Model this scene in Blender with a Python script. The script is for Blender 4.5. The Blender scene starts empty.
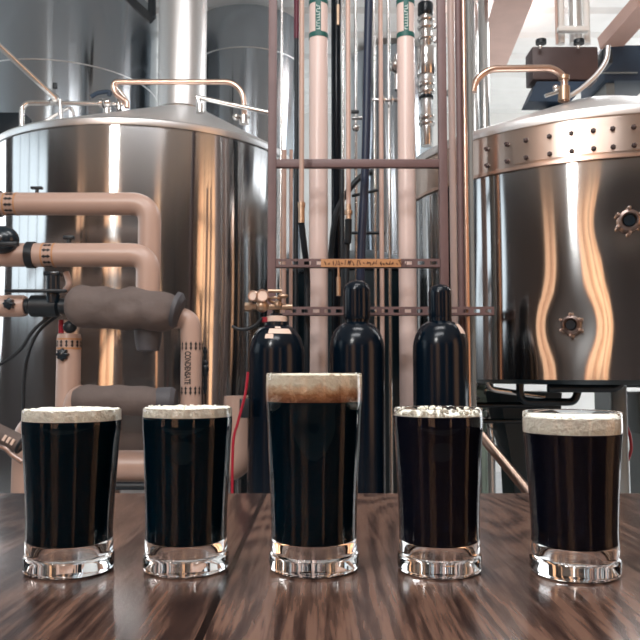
import bpy, bmesh, math, random
from mathutils import Vector, Matrix, noise
random.seed(7)
S = bpy.context.scene
COL = S.collection
PI = math.pi

# ------------------------------------------------------------------ camera
CZ = 1.18; TH = math.radians(4.0); F = 750.0
cd = bpy.data.cameras.new('camera'); cam = bpy.data.objects.new('camera', cd); COL.objects.link(cam)
cd.sensor_width = 36; cd.lens = 36*F/640; cd.clip_start = .02; cd.clip_end = 100
cam.location = (0, 0, CZ); cam.rotation_euler = (PI/2+TH, 0, 0)
S.camera = cam
cd.dof.use_dof = True; cd.dof.focus_distance = .62; cd.dof.aperture_fstop = 45
def ray(px, py):
    u = (px-320)/F; v = (320-py)/F
    return Vector((u, math.cos(TH)-v*math.sin(TH), math.sin(TH)+v*math.cos(TH)))
def at(px, py, Y):
    d = ray(px, py); d *= Y/d.y
    return Vector((d.x, d.y, d.z+CZ))
def hit(px, py, C, R):
    d = ray(px, py); a = d.x**2+d.y**2; b = d.x*C[0]+d.y*C[1]; c = C[0]**2+C[1]**2-R*R
    t = (b-math.sqrt(max(b*b-a*c, 0)))/a
    return Vector((d.x*t, d.y*t, d.z*t+CZ))
def W(n, Y): return n/F*Y

# ------------------------------------------------------------------ materials
def mat(name, col, rough=.5, metal=0, var=0, vscale=6, bump=0, bscale=30, stretch=(1, 1, 1), coat=0, spec=.5, aniso=0, arot=0, trans=0):
    m = bpy.data.materials.new(name); m.use_nodes = True
    n = m.node_tree.nodes; l = m.node_tree.links; p = n['Principled BSDF']
    p.inputs['Base Color'].default_value = (*col, 1); p.inputs['Roughness'].default_value = rough
    p.inputs['Metallic'].default_value = metal; p.inputs['Specular IOR Level'].default_value = spec
    p.inputs['Coat Weight'].default_value = coat; p.inputs['Coat Roughness'].default_value = .12
    if trans: p.inputs['Transmission Weight'].default_value = trans
    if var or bump:
        tc = n.new('ShaderNodeTexCoord'); mp = n.new('ShaderNodeMapping'); mp.inputs['Scale'].default_value = stretch
        l.new(tc.outputs['Object'], mp.inputs['Vector'])
    if var:
        t = n.new('ShaderNodeTexNoise'); t.inputs['Scale'].default_value = vscale; t.inputs['Detail'].default_value = 5
        l.new(mp.outputs[0], t.inputs['Vector'])
        r = n.new('ShaderNodeValToRGB'); r.color_ramp.elements[0].position = .3; r.color_ramp.elements[1].position = .7
        r.color_ramp.elements[0].color = (*[c*(1-var) for c in col], 1)
        r.color_ramp.elements[1].color = (*[min(1, c*(1+var)) for c in col], 1)
        l.new(t.outputs['Fac'], r.inputs[0]); l.new(r.outputs[0], p.inputs['Base Color'])
    if bump:
        t = n.new('ShaderNodeTexNoise'); t.inputs['Scale'].default_value = bscale; t.inputs['Detail'].default_value = 3
        l.new(mp.outputs[0], t.inputs['Vector'])
        b = n.new('ShaderNodeBump'); b.inputs['Strength'].default_value = bump; b.inputs['Distance'].default_value = .01
        l.new(t.outputs['Fac'], b.inputs['Height']); l.new(b.outputs[0], p.inputs['Normal'])
    if aniso:
        tg = n.new('ShaderNodeTangent'); tg.direction_type = 'RADIAL'; tg.axis = 'Z'
        l.new(tg.outputs[0], p.inputs['Tangent'])
        p.inputs['Anisotropic'].default_value = aniso; p.inputs['Anisotropic Rotation'].default_value = arot
    return m
def emit(name, col, s, stripes=0):
    m = bpy.data.materials.new(name); m.use_nodes = True
    n = m.node_tree.nodes; l = m.node_tree.links
    n.remove(n['Principled BSDF']); e = n.new('ShaderNodeEmission'); e.inputs[0].default_value = (*col, 1); e.inputs[1].default_value = s
    l.new(e.outputs[0], n['Material Output'].inputs[0])
    if stripes:
        tc = n.new('ShaderNodeTexCoord'); mp = n.new('ShaderNodeMapping'); mp.inputs['Scale'].default_value = (stripes, stripes, .02)
        t = n.new('ShaderNodeTexNoise'); t.inputs['Scale'].default_value = 1; t.inputs['Detail'].default_value = 2
        r = n.new('ShaderNodeValToRGB')
        r.color_ramp.elements[0].position = .38; r.color_ramp.elements[0].color = (col[0]*.42, col[1]*.26, col[2]*.2, 1)
        r.color_ramp.elements[1].position = .62; r.color_ramp.elements[1].color = (*col, 1)
        l.new(tc.outputs['Object'], mp.inputs[0]); l.new(mp.outputs[0], t.inputs[0]); l.new(t.outputs['Fac'], r.inputs[0]); l.new(r.outputs[0], e.inputs[0])
    return m
M = {}
M['steel_tank'] = mat('brushed_tank_steel', (.52, .525, .53), .12, 1, bump=.04, bscale=9, stretch=(1, 1, .02), var=.06, vscale=10, aniso=.92, arot=.25)
M['steel_band'] = mat('satin_band_steel', (.74, .60, .52), .30, 1, var=.05, vscale=10, stretch=(1, 1, .05), aniso=.8, arot=.25)  # warm reflection put into the base colour as a coppery tint
M['steel'] = mat('polished_steel', (.68, .67, .66), .2, 1)
M['steel_rough'] = mat('satin_steel', (.72, .72, .72), .38, 1)
M['steel_back'] = mat('fermenter_steel', (.36, .39, .42), .15, 1, bump=.04, bscale=7, stretch=(1, 1, .02), aniso=.9, arot=.25)
M['lid'] = mat('lid_steel', (.9, .9, .9), .42, 1)
M['copper'] = mat('copper_tube', (.66, .47, .38), .28, 1)
M['brass'] = mat('brass', (.50, .36, .26), .38, 1)
M['port_metal'] = mat('port_metal', (.26, .20, .18), .35, 1)
M['lug_metal'] = mat('lug_metal', (.55, .42, .36), .35, 1)
M['jacket'] = mat('pipe_jacket', (.455, .315, .258), .34, 0, var=.04, vscale=3, bump=.05, bscale=14)
M['jacket_white'] = mat('white_pipe_jacket', (.74, .58, .53), .3, 0, var=.03, vscale=3)
M['cloth'] = mat('wrapping_cloth', (.125, .098, .09), .75, 0, var=.15, vscale=8, bump=.6, bscale=18)
M['cloth_dark'] = mat('grey_wrap', (.075, .075, .085), .6, 0, bump=.4, bscale=20)
M['black'] = mat('black_rubber', (.006, .012, .018), .45)
M['black_gloss'] = mat('black_paint', (.004, .012, .02), .25)
M['navy'] = mat('cylinder_navy', (.0010, .0055, .012), .2, 0, spec=.3)
M['navy_hose'] = mat('navy_hose', (.008, .018, .045), .4)
M['darkvessel'] = mat('dark_mass', (.006, .022, .032), .38, 0, var=.2, vscale=2)
M['frame'] = mat('frame_paint', (.14, .085, .085), .5, 0, var=.12, vscale=9)
M['orange_tape'] = mat('orange_tape', (.50, .25, .11), .5)
M['green_tape'] = mat('green_tape', (.01, .10, .085), .5)
M['pale_ink'] = mat('pale_ink', (.6, .7, .66), .6)
M['ink'] = mat('black_ink', (.008, .01, .012), .6)
M['ink_brown'] = mat('brown_ink', (.07, .02, .012), .6)
M['sticker'] = mat('paper_sticker', (.8, .62, .52), .6)
M['red'] = mat('red_hose', (.35, .01, .03), .4)
M['brown_box'] = mat('motor_box_paint', (.06, .038, .038), .45, var=.15)
M['blue_dark'] = mat('blue_machine', (.018, .04, .075), .5, var=.2)
M['salmon'] = mat('salmon_pipe', (.55, .38, .32), .35)
M['maroon'] = mat('maroon_pipe', (.12, .01, .03), .4)
M['grey_paint'] = mat('grey_paint', (.22, .24, .24), .5)
M['green_paint'] = mat('pale_green_valve', (.5, .62, .52), .4, var=.2)
M['wall'] = mat('white_wall', (.82, .82, .8), .7, var=.03)
M['wall_dark'] = mat('taproom_wall', (.115, .107, .11), .8, var=.1)
M['floor'] = mat('concrete_floor', (.38, .39, .40), .35, var=.15, vscale=2, bump=.05)
M['beam'] = mat('pink_beam', (.62, .42, .36), .6, var=.06)
M['foam'] = mat('cream_foam', (.93, .92, .82), .6, var=.06, vscale=60, bump=.5, bscale=260)
M['foam'].node_tree.nodes['Principled BSDF'].inputs['Subsurface Weight'].default_value = 0
M['beer_stout'] = mat('stout', (.0009, .0095, .018), .9, spec=0)
M['beer_red'] = mat('dark_red_beer', (.006, .0075, .015), .9, spec=0)
# gradient foam of the stout
def foam_grad(z0, z1):
    m = mat('tan_head_foam', (.8, .6, .4), .55, bump=.4, bscale=260)
    n = m.node_tree.nodes; l = m.node_tree.links; p = n['Principled BSDF']
    tc = n.new('ShaderNodeTexCoord'); sx = n.new('ShaderNodeSeparateXYZ'); mr = n.new('ShaderNodeMapRange')
    l.new(tc.outputs['Object'], sx.inputs[0]); mr.inputs['From Min'].default_value = z0; mr.inputs['From Max'].default_value = z1
    ns = n.new('ShaderNodeTexNoise'); ns.inputs['Scale'].default_value = 130; ns.inputs['Detail'].default_value = 4
    l.new(tc.outputs['Object'], ns.inputs[0])
    ad = n.new('ShaderNodeMath'); ad.operation = 'MULTIPLY_ADD'; ad.inputs[1].default_value = .5; l.new(ns.outputs['Fac'], ad.inputs[0])
    l.new(sx.outputs['Z'], mr.inputs['Value']); l.new(mr.outputs[0], ad.inputs[2])
    r = n.new('ShaderNodeValToRGB'); e = r.color_ramp.elements
    e[0].position = .36; e[0].color = (.20, .075, .028, 1); e[1].position = 1.15 if False else 1.0; e[1].color = (.86, .80, .66, 1)
    k = e.new(.62); k.color = (.42, .19, .085, 1)
    k = e.new(.85); k.color = (.70, .50, .33, 1)
    l.new(ad.outputs[0], r.inputs[0]); l.new(r.outputs[0], p.inputs['Base Color'])
    return m
def glass_mat():
    m = bpy.data.materials.new('clear_glass'); m.use_nodes = True
    p = m.node_tree.nodes['Principled BSDF']
    p.inputs['Base Color'].default_value = (.97, .98, .98, 1); p.inputs['Roughness'].default_value = 0
    p.inputs['Transmission Weight'].default_value = 1; p.inputs['IOR'].default_value = 1.36
    return m
M['glass'] = glass_mat()
def wood_mat():
    m = bpy.data.materials.new('dark_plank_wood'); m.use_nodes = True
    n = m.node_tree.nodes; l = m.node_tree.links; p = n['Principled BSDF']
    tc = n.new('ShaderNodeTexCoord')
    sx = n.new('ShaderNodeSeparateXYZ'); l.new(tc.outputs['Object'], sx.inputs[0])
    PW = .31
    dv = n.new('ShaderNodeMath'); dv.operation = 'DIVIDE'; dv.inputs[1].default_value = PW; l.new(sx.outputs['X'], dv.inputs[0])
    ofs = n.new('ShaderNodeMath'); ofs.operation = 'ADD'; ofs.inputs[1].default_value = .22; l.new(dv.outputs[0], ofs.inputs[0])
    fl = n.new('ShaderNodeMath'); fl.operation = 'FLOOR'; l.new(ofs.outputs[0], fl.inputs[0])
    fr = n.new('ShaderNodeMath'); fr.operation = 'FRACT'; l.new(ofs.outputs[0], fr.inputs[0])
    wn = n.new('ShaderNodeTexWhiteNoise'); wn.noise_dimensions = '1D'; l.new(fl.outputs[0], wn.inputs['W'])
    # grain coordinates shifted per plank
    sc = n.new('ShaderNodeVectorMath'); sc.operation = 'MULTIPLY'; sc.inputs[1].default_value = (1, .24, 1); l.new(tc.outputs['Object'], sc.inputs[0])
    of = n.new('ShaderNodeVectorMath'); of.operation = 'MULTIPLY'; of.inputs[1].default_value = (3, 5, 2); l.new(wn.outputs['Color'], of.inputs[0])
    ad = n.new('ShaderNodeVectorMath'); ad.operation = 'ADD'; l.new(sc.outputs[0], ad.inputs[0]); l.new(of.outputs[0], ad.inputs[1])
    # big noise turned into rings = cathedral grain
    n1 = n.new('ShaderNodeTexNoise'); n1.inputs['Scale'].default_value = 6; n1.inputs['Detail'].default_value = 1.5; n1.inputs['Distortion'].default_value = .3; l.new(ad.outputs[0], n1.inputs[0])
    mu = n.new('ShaderNodeMath'); mu.operation = 'MULTIPLY'; mu.inputs[1].default_value = 125; l.new(n1.outputs['Fac'], mu.inputs[0])
    si = n.new('ShaderNodeMath'); si.operation = 'SINE'; l.new(mu.outputs[0], si.inputs[0])
    # fine fibres
    s2 = n.new('ShaderNodeVectorMath'); s2.operation = 'MULTIPLY'; s2.inputs[1].default_value = (230, 14, 1); l.new(tc.outputs['Object'], s2.inputs[0])
    n2 = n.new('ShaderNodeTexNoise'); n2.inputs['Scale'].default_value = 1; n2.inputs['Detail'].default_value = 4; l.new(s2.outputs[0], n2.inputs[0])
    n3 = n.new('ShaderNodeTexNoise'); n3.inputs['Scale'].default_value = 5; n3.inputs['Detail'].default_value = 3; l.new(ad.outputs[0], n3.inputs[0])
    a1 = n.new('ShaderNodeMath'); a1.operation = 'MULTIPLY_ADD'; a1.inputs[1].default_value = .13; l.new(si.outputs[0], a1.inputs[0]); l.new(n2.outputs['Fac'], a1.inputs[2])
    a2 = n.new('ShaderNodeMath'); a2.operation = 'MULTIPLY_ADD'; a2.inputs[1].default_value = .3; l.new(wn.outputs['Value'], a2.inputs[0]); l.new(a1.outputs[0], a2.inputs[2])
    a3 = n.new('ShaderNodeMath'); a3.operation = 'MULTIPLY_ADD'; a3.inputs[1].default_value = .4; l.new(n3.outputs['Fac'], a3.inputs[0]); l.new(a2.outputs[0], a3.inputs[2])
    r = n.new('ShaderNodeValToRGB'); e = r.color_ramp.elements
    e[0].position = .46; e[0].color = (.014, .008, .008, 1); e[1].position = 1.0; e[1].color = (.15, .085, .062, 1)
    k = e.new(.72); k.color = (.040, .022, .018, 1)
    l.new(a3.outputs[0], r.inputs[0])
    # seams between planks
    ed = n.new('ShaderNodeMath'); ed.operation = 'PINGPONG'; ed.inputs[1].default_value = .5; l.new(fr.outputs[0], ed.inputs[0])
    gt = n.new('ShaderNodeMath'); gt.operation = 'GREATER_THAN'; gt.inputs[1].default_value = .008; l.new(ed.outputs[0], gt.inputs[0])
    mx = n.new('ShaderNodeMix'); mx.data_type = 'RGBA'; l.new(gt.outputs[0], mx.inputs[0]); mx.inputs[6].default_value = (.012, .007, .006, 1); l.new(r.outputs[0], mx.inputs[7])
    l.new(mx.outputs[2], p.inputs['Base Color'])
    mr = n.new('ShaderNodeMapRange'); mr.inputs['To Min'].default_value = .13; mr.inputs['To Max'].default_value = .30; l.new(n3.outputs['Fac'], mr.inputs[0]); l.new(mr.outputs[0], p.inputs['Roughness'])
    b = n.new('ShaderNodeBump'); b.inputs['Strength'].default_value = .10; b.inputs['Distance'].default_value = .001; l.new(a1.outputs[0], b.inputs['Height']); l.new(b.outputs[0], p.inputs['Normal'])
    return m
M['wood'] = wood_mat()

# ------------------------------------------------------------------ mesh helpers
class MB:
    def __init__(s): s.v = []; s.f = []
    def add(s, v, f):
        o = len(s.v); s.v += [Vector(x) for x in v]; s.f += [[i+o for i in q] for q in f]; return s
    def box(s, c, d, rot=None):
        c = Vector(c); vs = []
        for x in (-.5, .5):
            for y in (-.5, .5):
                for z in (-.5, .5):
                    p = Vector((x*d[0], y*d[1], z*d[2]))
                    if rot: p = rot @ p
                    vs.append(c+p)
        return s.add(vs, [(0, 1, 3, 2), (4, 6, 7, 5), (0, 4, 5, 1), (2, 3, 7, 6), (0, 2, 6, 4), (1, 5, 7, 3)])
    def rbox(s, c, d, b=.005, rot=None):           # box with bevelled edges
        bm = bmesh.new(); bmesh.ops.create_cube(bm, size=1)
        for v in bm.verts: v.co = Vector((v.co.x*d[0], v.co.y*d[1], v.co.z*d[2]))
        bmesh.ops.bevel(bm, geom=bm.edges[:], offset=b, segments=2, affect='EDGES', profile=.5)
        c = Vector(c); bm.verts.index_update()
        vs = [c+((rot @ v.co) if rot else v.co) for v in bm.verts]; fs = [[v.index for v in f.verts] for f in bm.faces]
        bm.free(); return s.add(vs, fs)
    def tube(s, pts, r, seg=16, caps=True, wob=None):
        pts = [Vector(p) for p in pts]; n = len(pts); rs = r if isinstance(r, (list, tuple)) else [r]*n
        T = []
        for i in range(n):
            a = pts[max(i-1, 0)]; b = pts[min(i+1, n-1)]; T.append((b-a).normalized())
        u = T[0].orthogonal().normalized(); vs = []; fs = []
        for i in range(n):
            u = (u-T[i]*u.dot(T[i])).normalized(); w = T[i].cross(u)
            for k in range(seg):
                a = 2*PI*k/seg; q = (u*math.cos(a)+w*math.sin(a)); rr = rs[i]
                if wob: rr *= 1+wob*noise.noise((pts[i]+q*rs[i])*14)
                vs.append(pts[i]+q*rr)
        for i in range(n-1):
            for k in range(seg):
                k2 = (k+1) % seg; fs.append((i*seg+k, i*seg+k2, (i+1)*seg+k2, (i+1)*seg+k))
        if caps:
            fs.append(list(range(seg))[::-1]); fs.append([(n-1)*seg+k for k in range(seg)])
        return s.add(vs, fs)
    def cyl(s, a, b, r, seg=20): return s.tube([a, b], r, seg)
    def lathe(s, prof, c, seg=48, axis=None, disp=None, a0=0, a1=2*PI, shear=None):
        c = Vector(c); full = abs(a1-a0-2*PI) < 1e-6; ns = seg if full else seg+1; vs = []; fs = []; rings = []
        for (r, z) in prof:
            if r < 1e-7: rings.append([len(vs)]); vs.append(Vector((0, 0, z)))
            else:
                rings.append(list(range(len(vs), len(vs)+ns)))
                for k in range(ns):
                    a = a0+(a1-a0)*k/seg; rr = r+(disp(a, z+c.z) if disp else 0)
                    vs.append(Vector((rr*math.cos(a), rr*math.sin(a), z)))
        for A, B in zip(rings, rings[1:]):
            if len(A) == 1 and len(B) == 1: continue
            m = seg if full else seg
            for k in range(m):
                k2 = (k+1) % ns if full else k+1
                if len(A) == 1: fs.append((A[0], B[k2], B[k]))
                elif len(B) == 1: fs.append((A[k], A[k2], B[0]))
                else: fs.append((A[k], A[k2], B[k2], B[k]))
        if axis is not None:
            q = Vector((0, 0, 1)).rotation_difference(Vector(axis).normalized()); vs = [q @ v for v in vs]
        if shear: vs = [v+Vector(shear(v)) for v in vs]
        return s.add([v+c for v in vs], fs)
    def ball(s, c, r, sc=(1, 1, 1), seg=16):
        pr = [(math.sin(PI*i/seg)*1, -math.cos(PI*i/seg)) for i in range(seg+1)]
        m = MB().lathe([(max(p[0], 0) if 0 < i < seg else 0, p[1]) for i, p in enumerate(pr)], (0, 0, 0), seg=seg*2)
        return s.add([Vector((v.x*sc[0]*r, v.y*sc[1]*r, v.z*sc[2]*r))+Vector(c) for v in m.v], m.f)
    def torus(s, c, R, r, axis=(0, 0, 1), seg=32, ss=10):
        q = Vector((0, 0, 1)).rotation_difference(Vector(axis).normalized()); vs = []; fs = []
        for i in range(seg):
            for j in range(ss):
                a = 2*PI*i/seg; b = 2*PI*j/ss
                vs.append(Vector(c)+q @ Vector(((R+r*math.cos(b))*math.cos(a), (R+r*math.cos(b))*math.sin(a), r*math.sin(b))))
        for i in range(seg):
            for j in range(ss):
                fs.append((i*ss+j, ((i+1) % seg)*ss+j, ((i+1) % seg)*ss+(j+1) % ss, i*ss+(j+1) % ss))
        return s.add(vs, fs)
    def build(s, name, m, parent=None, recalc=True, ang=35):
        org = Vector(parent['_o']) if parent else Vector((0, 0, 0))
        me = bpy.data.meshes.new(name); bm = bmesh.new()
        vv = [bm.verts.new(v-org) for v in s.v]
        for f in s.f:
            try: bm.faces.new([vv[i] for i in f])
            except ValueError: pass
        if recalc: bmesh.ops.recalc_face_normals(bm, faces=bm.faces)
        bm.to_mesh(me); bm.free()
        me.polygons.foreach_set('use_smooth', [True]*len(me.polygons))
        try: me.set_sharp_from_angle(angle=math.radians(ang))
        except Exception: pass
        me.materials.append(m)
        o = bpy.data.objects.new(name, me); COL.objects.link(o)
        if parent: o.parent = parent if parent.get('_empty') else parent
        o['_o'] = list(org)
        return o
def fillet(pts, rad, n=7):
    pts = [Vector(p) for p in pts]; out = [pts[0]]
    for i in range(1, len(pts)-1):
        a, b, c = pts[i-1], pts[i], pts[i+1]
        d1 = (a-b); d2 = (c-b); r = min(rad, d1.length*.49, d2.length*.49)
        p, q = b+d1.normalized()*r, b+d2.normalized()*r
        for k in range(n+1):
            t = k/n; out.append(p*(1-t)**2+b*2*t*(1-t)+q*t*t)
    out.append(pts[-1]); return out
def spline(pts, n=10):
    pts = [Vector(p) for p in pts]; P = [pts[0]]+pts+[pts[-1]]; out = []
    for i in range(1, len(P)-2):
        for k in range(n):
            t = k/n; a, b, c, d = P[i-1:i+3]
            out.append(.5*((2*b)+(c-a)*t+(2*a-5*b+4*c-d)*t*t+(3*b-a-3*c+d)*t**3))
    out.append(pts[-1]); return out
def G(px, Y): return Vector((at(px, 400, Y).x, Y, 0))
def P3(l, Y): return [at(x, y, Y) for x, y in l]
def tag(o, label=None, cat=None, group=None, kind=None):
    if label: o['label'] = label
    if cat: o['category'] = cat
    if group: o['group'] = group
    if kind: o['kind'] = kind
    return o
def thing(name, label, cat, loc, group=None):
    o = bpy.data.objects.new(name, None); COL.objects.link(o); o.location = loc; o.empty_display_size = .05
    o['_o'] = list(loc); o['_empty'] = 1
    return tag(o, label, cat, group)
def solo(name, mb, m, label, cat, group=None, kind=None):
    c = sum((v for v in mb.v), Vector())/len(mb.v); zmin = min(v.z for v in mb.v); c.z = zmin
    mb.v = [v-c for v in mb.v]
    o = mb.build(name, m); o.location = c; return tag(o, label, cat, group, kind)
def struct(name, mb, m, parent=None):
    o = mb.build(name, m, parent)
    if not parent: o['kind'] = 'structure'
    return o

# ------------------------------------------------------------------ the room
XL, XR, YB, YF, ZC = -7.0, 5.8, -6.0, 9.0, 4.35
struct('floor', MB().box(((XL+XR)/2, (YB+YF)/2, -.05), (XR-XL, YF-YB, .1)), M['floor'])
def quadwall(name, axis, pos, a0, a1, z0, z1, holes, m, th=.12):
    # wall perpendicular to axis ('x' or 'y') at pos, with rectangular holes (a,b,c,d) along it
    mb = MB(); cuts = sorted(set([a0, a1]+[h[0] for h in holes]+[h[1] for h in holes]))
    for u, w in zip(cuts, cuts[1:]):
        hz = [(h[2], h[3]) for h in holes if h[0] <= u+1e-6 and h[1] >= w-1e-6]
        segs = [(z0, z1)]
        for lo, hi in hz: segs = [(z0, lo), (hi, z1)]
        for lo, hi in segs:
            if hi-lo < 1e-4: continue
            c = ((u+w)/2, pos, (lo+hi)/2) if axis == 'y' else (pos, (u+w)/2, (lo+hi)/2)
            d = (w-u, th, hi-lo) if axis == 'y' else (th, w-u, hi-lo)
            mb.box(c, d)
    return struct(name, mb, m)
quadwall('wall_back', 'y', YF+.06, XL, XR, 0, ZC, [], M['wall'])
HR = [(-4.2, -1.75, .25, 4.2), (2.55, 3.5, .25, 4.2)]
quadwall('wall_rear', 'y', YB-.06, XL, XR, 0, ZC, HR, M['wall_dark'])
HL = [(-5.3, -3.5, .25, 4.2), (.6, 4.4, 1.9, 4.2), (5.4, 8.4, 1.4, 4.2)]
quadwall('wall_left', 'x', XL-.06, YB, YF, 0, ZC, HL, M['wall_dark'])
HG = [(-1.9, .9, .25, 4.2), (5.0, 8.6, .25, 4.2)]
quadwall('wall_right', 'x', XR+.06, YB, YF, 0, ZC, HG, M['wall_dark'])
WARM = (1, .60, .34)
warm = emit('warm_blind_glow', WARM, 3.3, stripes=5)
warm2 = emit('warm_blind_glow_side', (1, .64, .40), 2.6, stripes=5)
cool = emit('daylight_pane', (.82, .93, 1), 2.0, stripes=0)
cool2 = emit('daylight_pane_far', (.93, .97, 1), 4.0)
def window(i, axis, pos, h, m, inward):
    e = bpy.data.objects.new('window_%d' % i, None); COL.objects.link(e); e['kind'] = 'structure'
    a, b, lo, hi = h; mid = (a+b)/2; zc = (lo+hi)/2
    e.location = (mid, pos, lo) if axis == 'y' else (pos, mid, lo); e['_o'] = list(e.location)
    def bx(mb, u, z, du, dz, dt, off=0):
        c = (u, pos+off, z) if axis == 'y' else (pos+off, u, z)
        d = (du, dt, dz) if axis == 'y' else (dt, du, dz); mb.box(c, d)
    g = MB(); bx(g, mid, zc, b-a-.06, hi-lo-.06, .01, -.03*inward); g.build('pane', m, e)
    f = MB(); bx(f, a+.02, zc, .04, hi-lo, .08); bx(f, b-.02, zc, .04, hi-lo, .08); bx(f, mid, lo+.02, b-a, .04, .08); bx(f, mid, hi-.02, b-a, .04, .08)
    k = max(1, round((b-a)/.9))
    for j in range(1, k): bx(f, a+(b-a)*j/k, zc, .05, hi-lo, .06)
    f.build('window_frame', M['black_gloss'], e)
window(1, 'y', YB-.06, HR[0], warm, 1); window(2, 'y', YB-.06, HR[1], warm, 1)
window(3, 'x', XL-.06, HL[0], warm2, 1); window(4, 'x', XL-.06, HL[1], cool, 1)
window(7, 'x', XL-.06, HL[2], cool2, 1)  # unseen window added to give the left fermenter bright streaks
window(5, 'x', XR+.06, HG[0], warm, -1); window(6, 'x', XR+.06, HG[1], cool2, -1)
# corrugated ceiling
mb = MB(); prof = []
y = YB; k = 0
while y < YF+.15:
    prof += [(y, ZC), (y+.28, ZC), (y+.32, ZC+.04), (y+.40, ZC+.04), (y+.44, ZC)]; y += .48
vs = []
for (yy, zz) in prof: vs += [(XL, yy, zz), (XR, yy, zz)]
for (yy, zz) in prof: vs += [(XL, yy, zz+.08), (XR, yy, zz+.08)]
n = len(prof); fs = [(2*i, 2*i+1, 2*i+3, 2*i+2) for i in range(n-1)]+[(2*n+2*i, 2*n+2*i+2, 2*n+2*i+3, 2*n+2*i+1) for i in range(n-1)]
mb.add(vs, fs); struct('ceiling', mb, M['wall'])
# sloping beam and struts under the ceiling at the right
mb = MB()
def bar(mb, a, b, w, h):
    a = Vector(a); b = Vector(b); d = (b-a); q = d.to_track_quat('Y', 'Z').to_matrix(); mb.box((a+b)/2, (w, d.length, h), q); return mb
bar(mb, at(522, -30, 5.2), at(489, 64, 6.9), .30, .10)
struct('trim_1', mb, M['beam'])
mb = MB(); bar(mb, at(538, -30, 5.2), at(498, 58, 6.8), .04, .08); struct('trim_2', mb, M['wall'])
mb = MB(); bar(mb, at(646, 2, 5.0), at(608, 45, 5.4), .16, .1)
solo('cable_duct', mb, M['beam'], 'pinkish sloping duct beam rising to the ceiling at the upper right', 'duct')

# ------------------------------------------------------------------ added fill lights
def area(name, loc, rot, sx, sy, P, col=(1, 1, 1)):
    l = bpy.data.lights.new(name, 'AREA'); l.shape = 'RECTANGLE'; l.size = sx; l.size_y = sy; l.energy = P; l.color = col
    o = bpy.data.objects.new(name, l); COL.objects.link(o); o.location = loc; o.rotation_euler = rot; return o
area('ceiling_fill', (3.0, 7.2, 2.9), (PI, 0, 0), 3.5, 2.5, 17, (1, .98, .95))  # added upward light that whitens the ceiling at right, no real fixture
area('ceiling_fill_left', (-1.6, 7.4, 2.6), (PI, 0, 0), 3.5, 2, 30, (.95, .98, 1))  # added upward light for the ceiling at left, no real fixture
area('background_fill', (2.4, 6.2, 4.2), (0, 0, 0), 2.5, .6, 80, (.96, .98, 1))  # added light from above to brighten the background
area('foam_fill_top', (-.3, .35, 4.2), (math.radians(10), 0, 0), 2.2, .6, 70, (.97, .98, 1))  # added overhead fill to brighten the foam heads
area('foam_fill_front', (-2.0, -1.6, 4.0), Vector((-1.7, -2.2, 2.9)).to_track_quat('Z', 'Y').to_euler(), .5, .9, 100, (1, .98, .95))  # added fill from the front left for the sides of the foam
area('rack_fill', (.3, 2.2, 4.25), (math.radians(12), 0, 0), 1.6, .4, 36, (1, .98, .97))  # added fill that whitens the upper pipes of the rack
w = bpy.data.worlds.new('world'); S.world = w; w.use_nodes = True
w.node_tree.nodes['Background'].inputs[0].default_value = (.55, .75, 1, 1); w.node_tree.nodes['Background'].inputs[1].default_value = .4

# ------------------------------------------------------------------ table
TZ = 1.03; TY1 = .95
tb = thing('bar_table', 'dark brown wooden plank table in front with swirling grain', 'table', (0, .55, 0))
MB().rbox((0, .55, TZ-.0225), (2.6, TY1*2-1.1, .045), .004).build('tabletop', M['wood'], tb)
MB().box((0, .87, TZ-.10), (2.4, .03, .11)).build('apron', M['wood'], tb)
for sx in (-1.15, 1.15):
    for y in (.22, .84): MB().rbox((sx, y, (TZ-.045)/2), (.08, .08, TZ-.045), .004).build('leg', M['wood'], tb)

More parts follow.
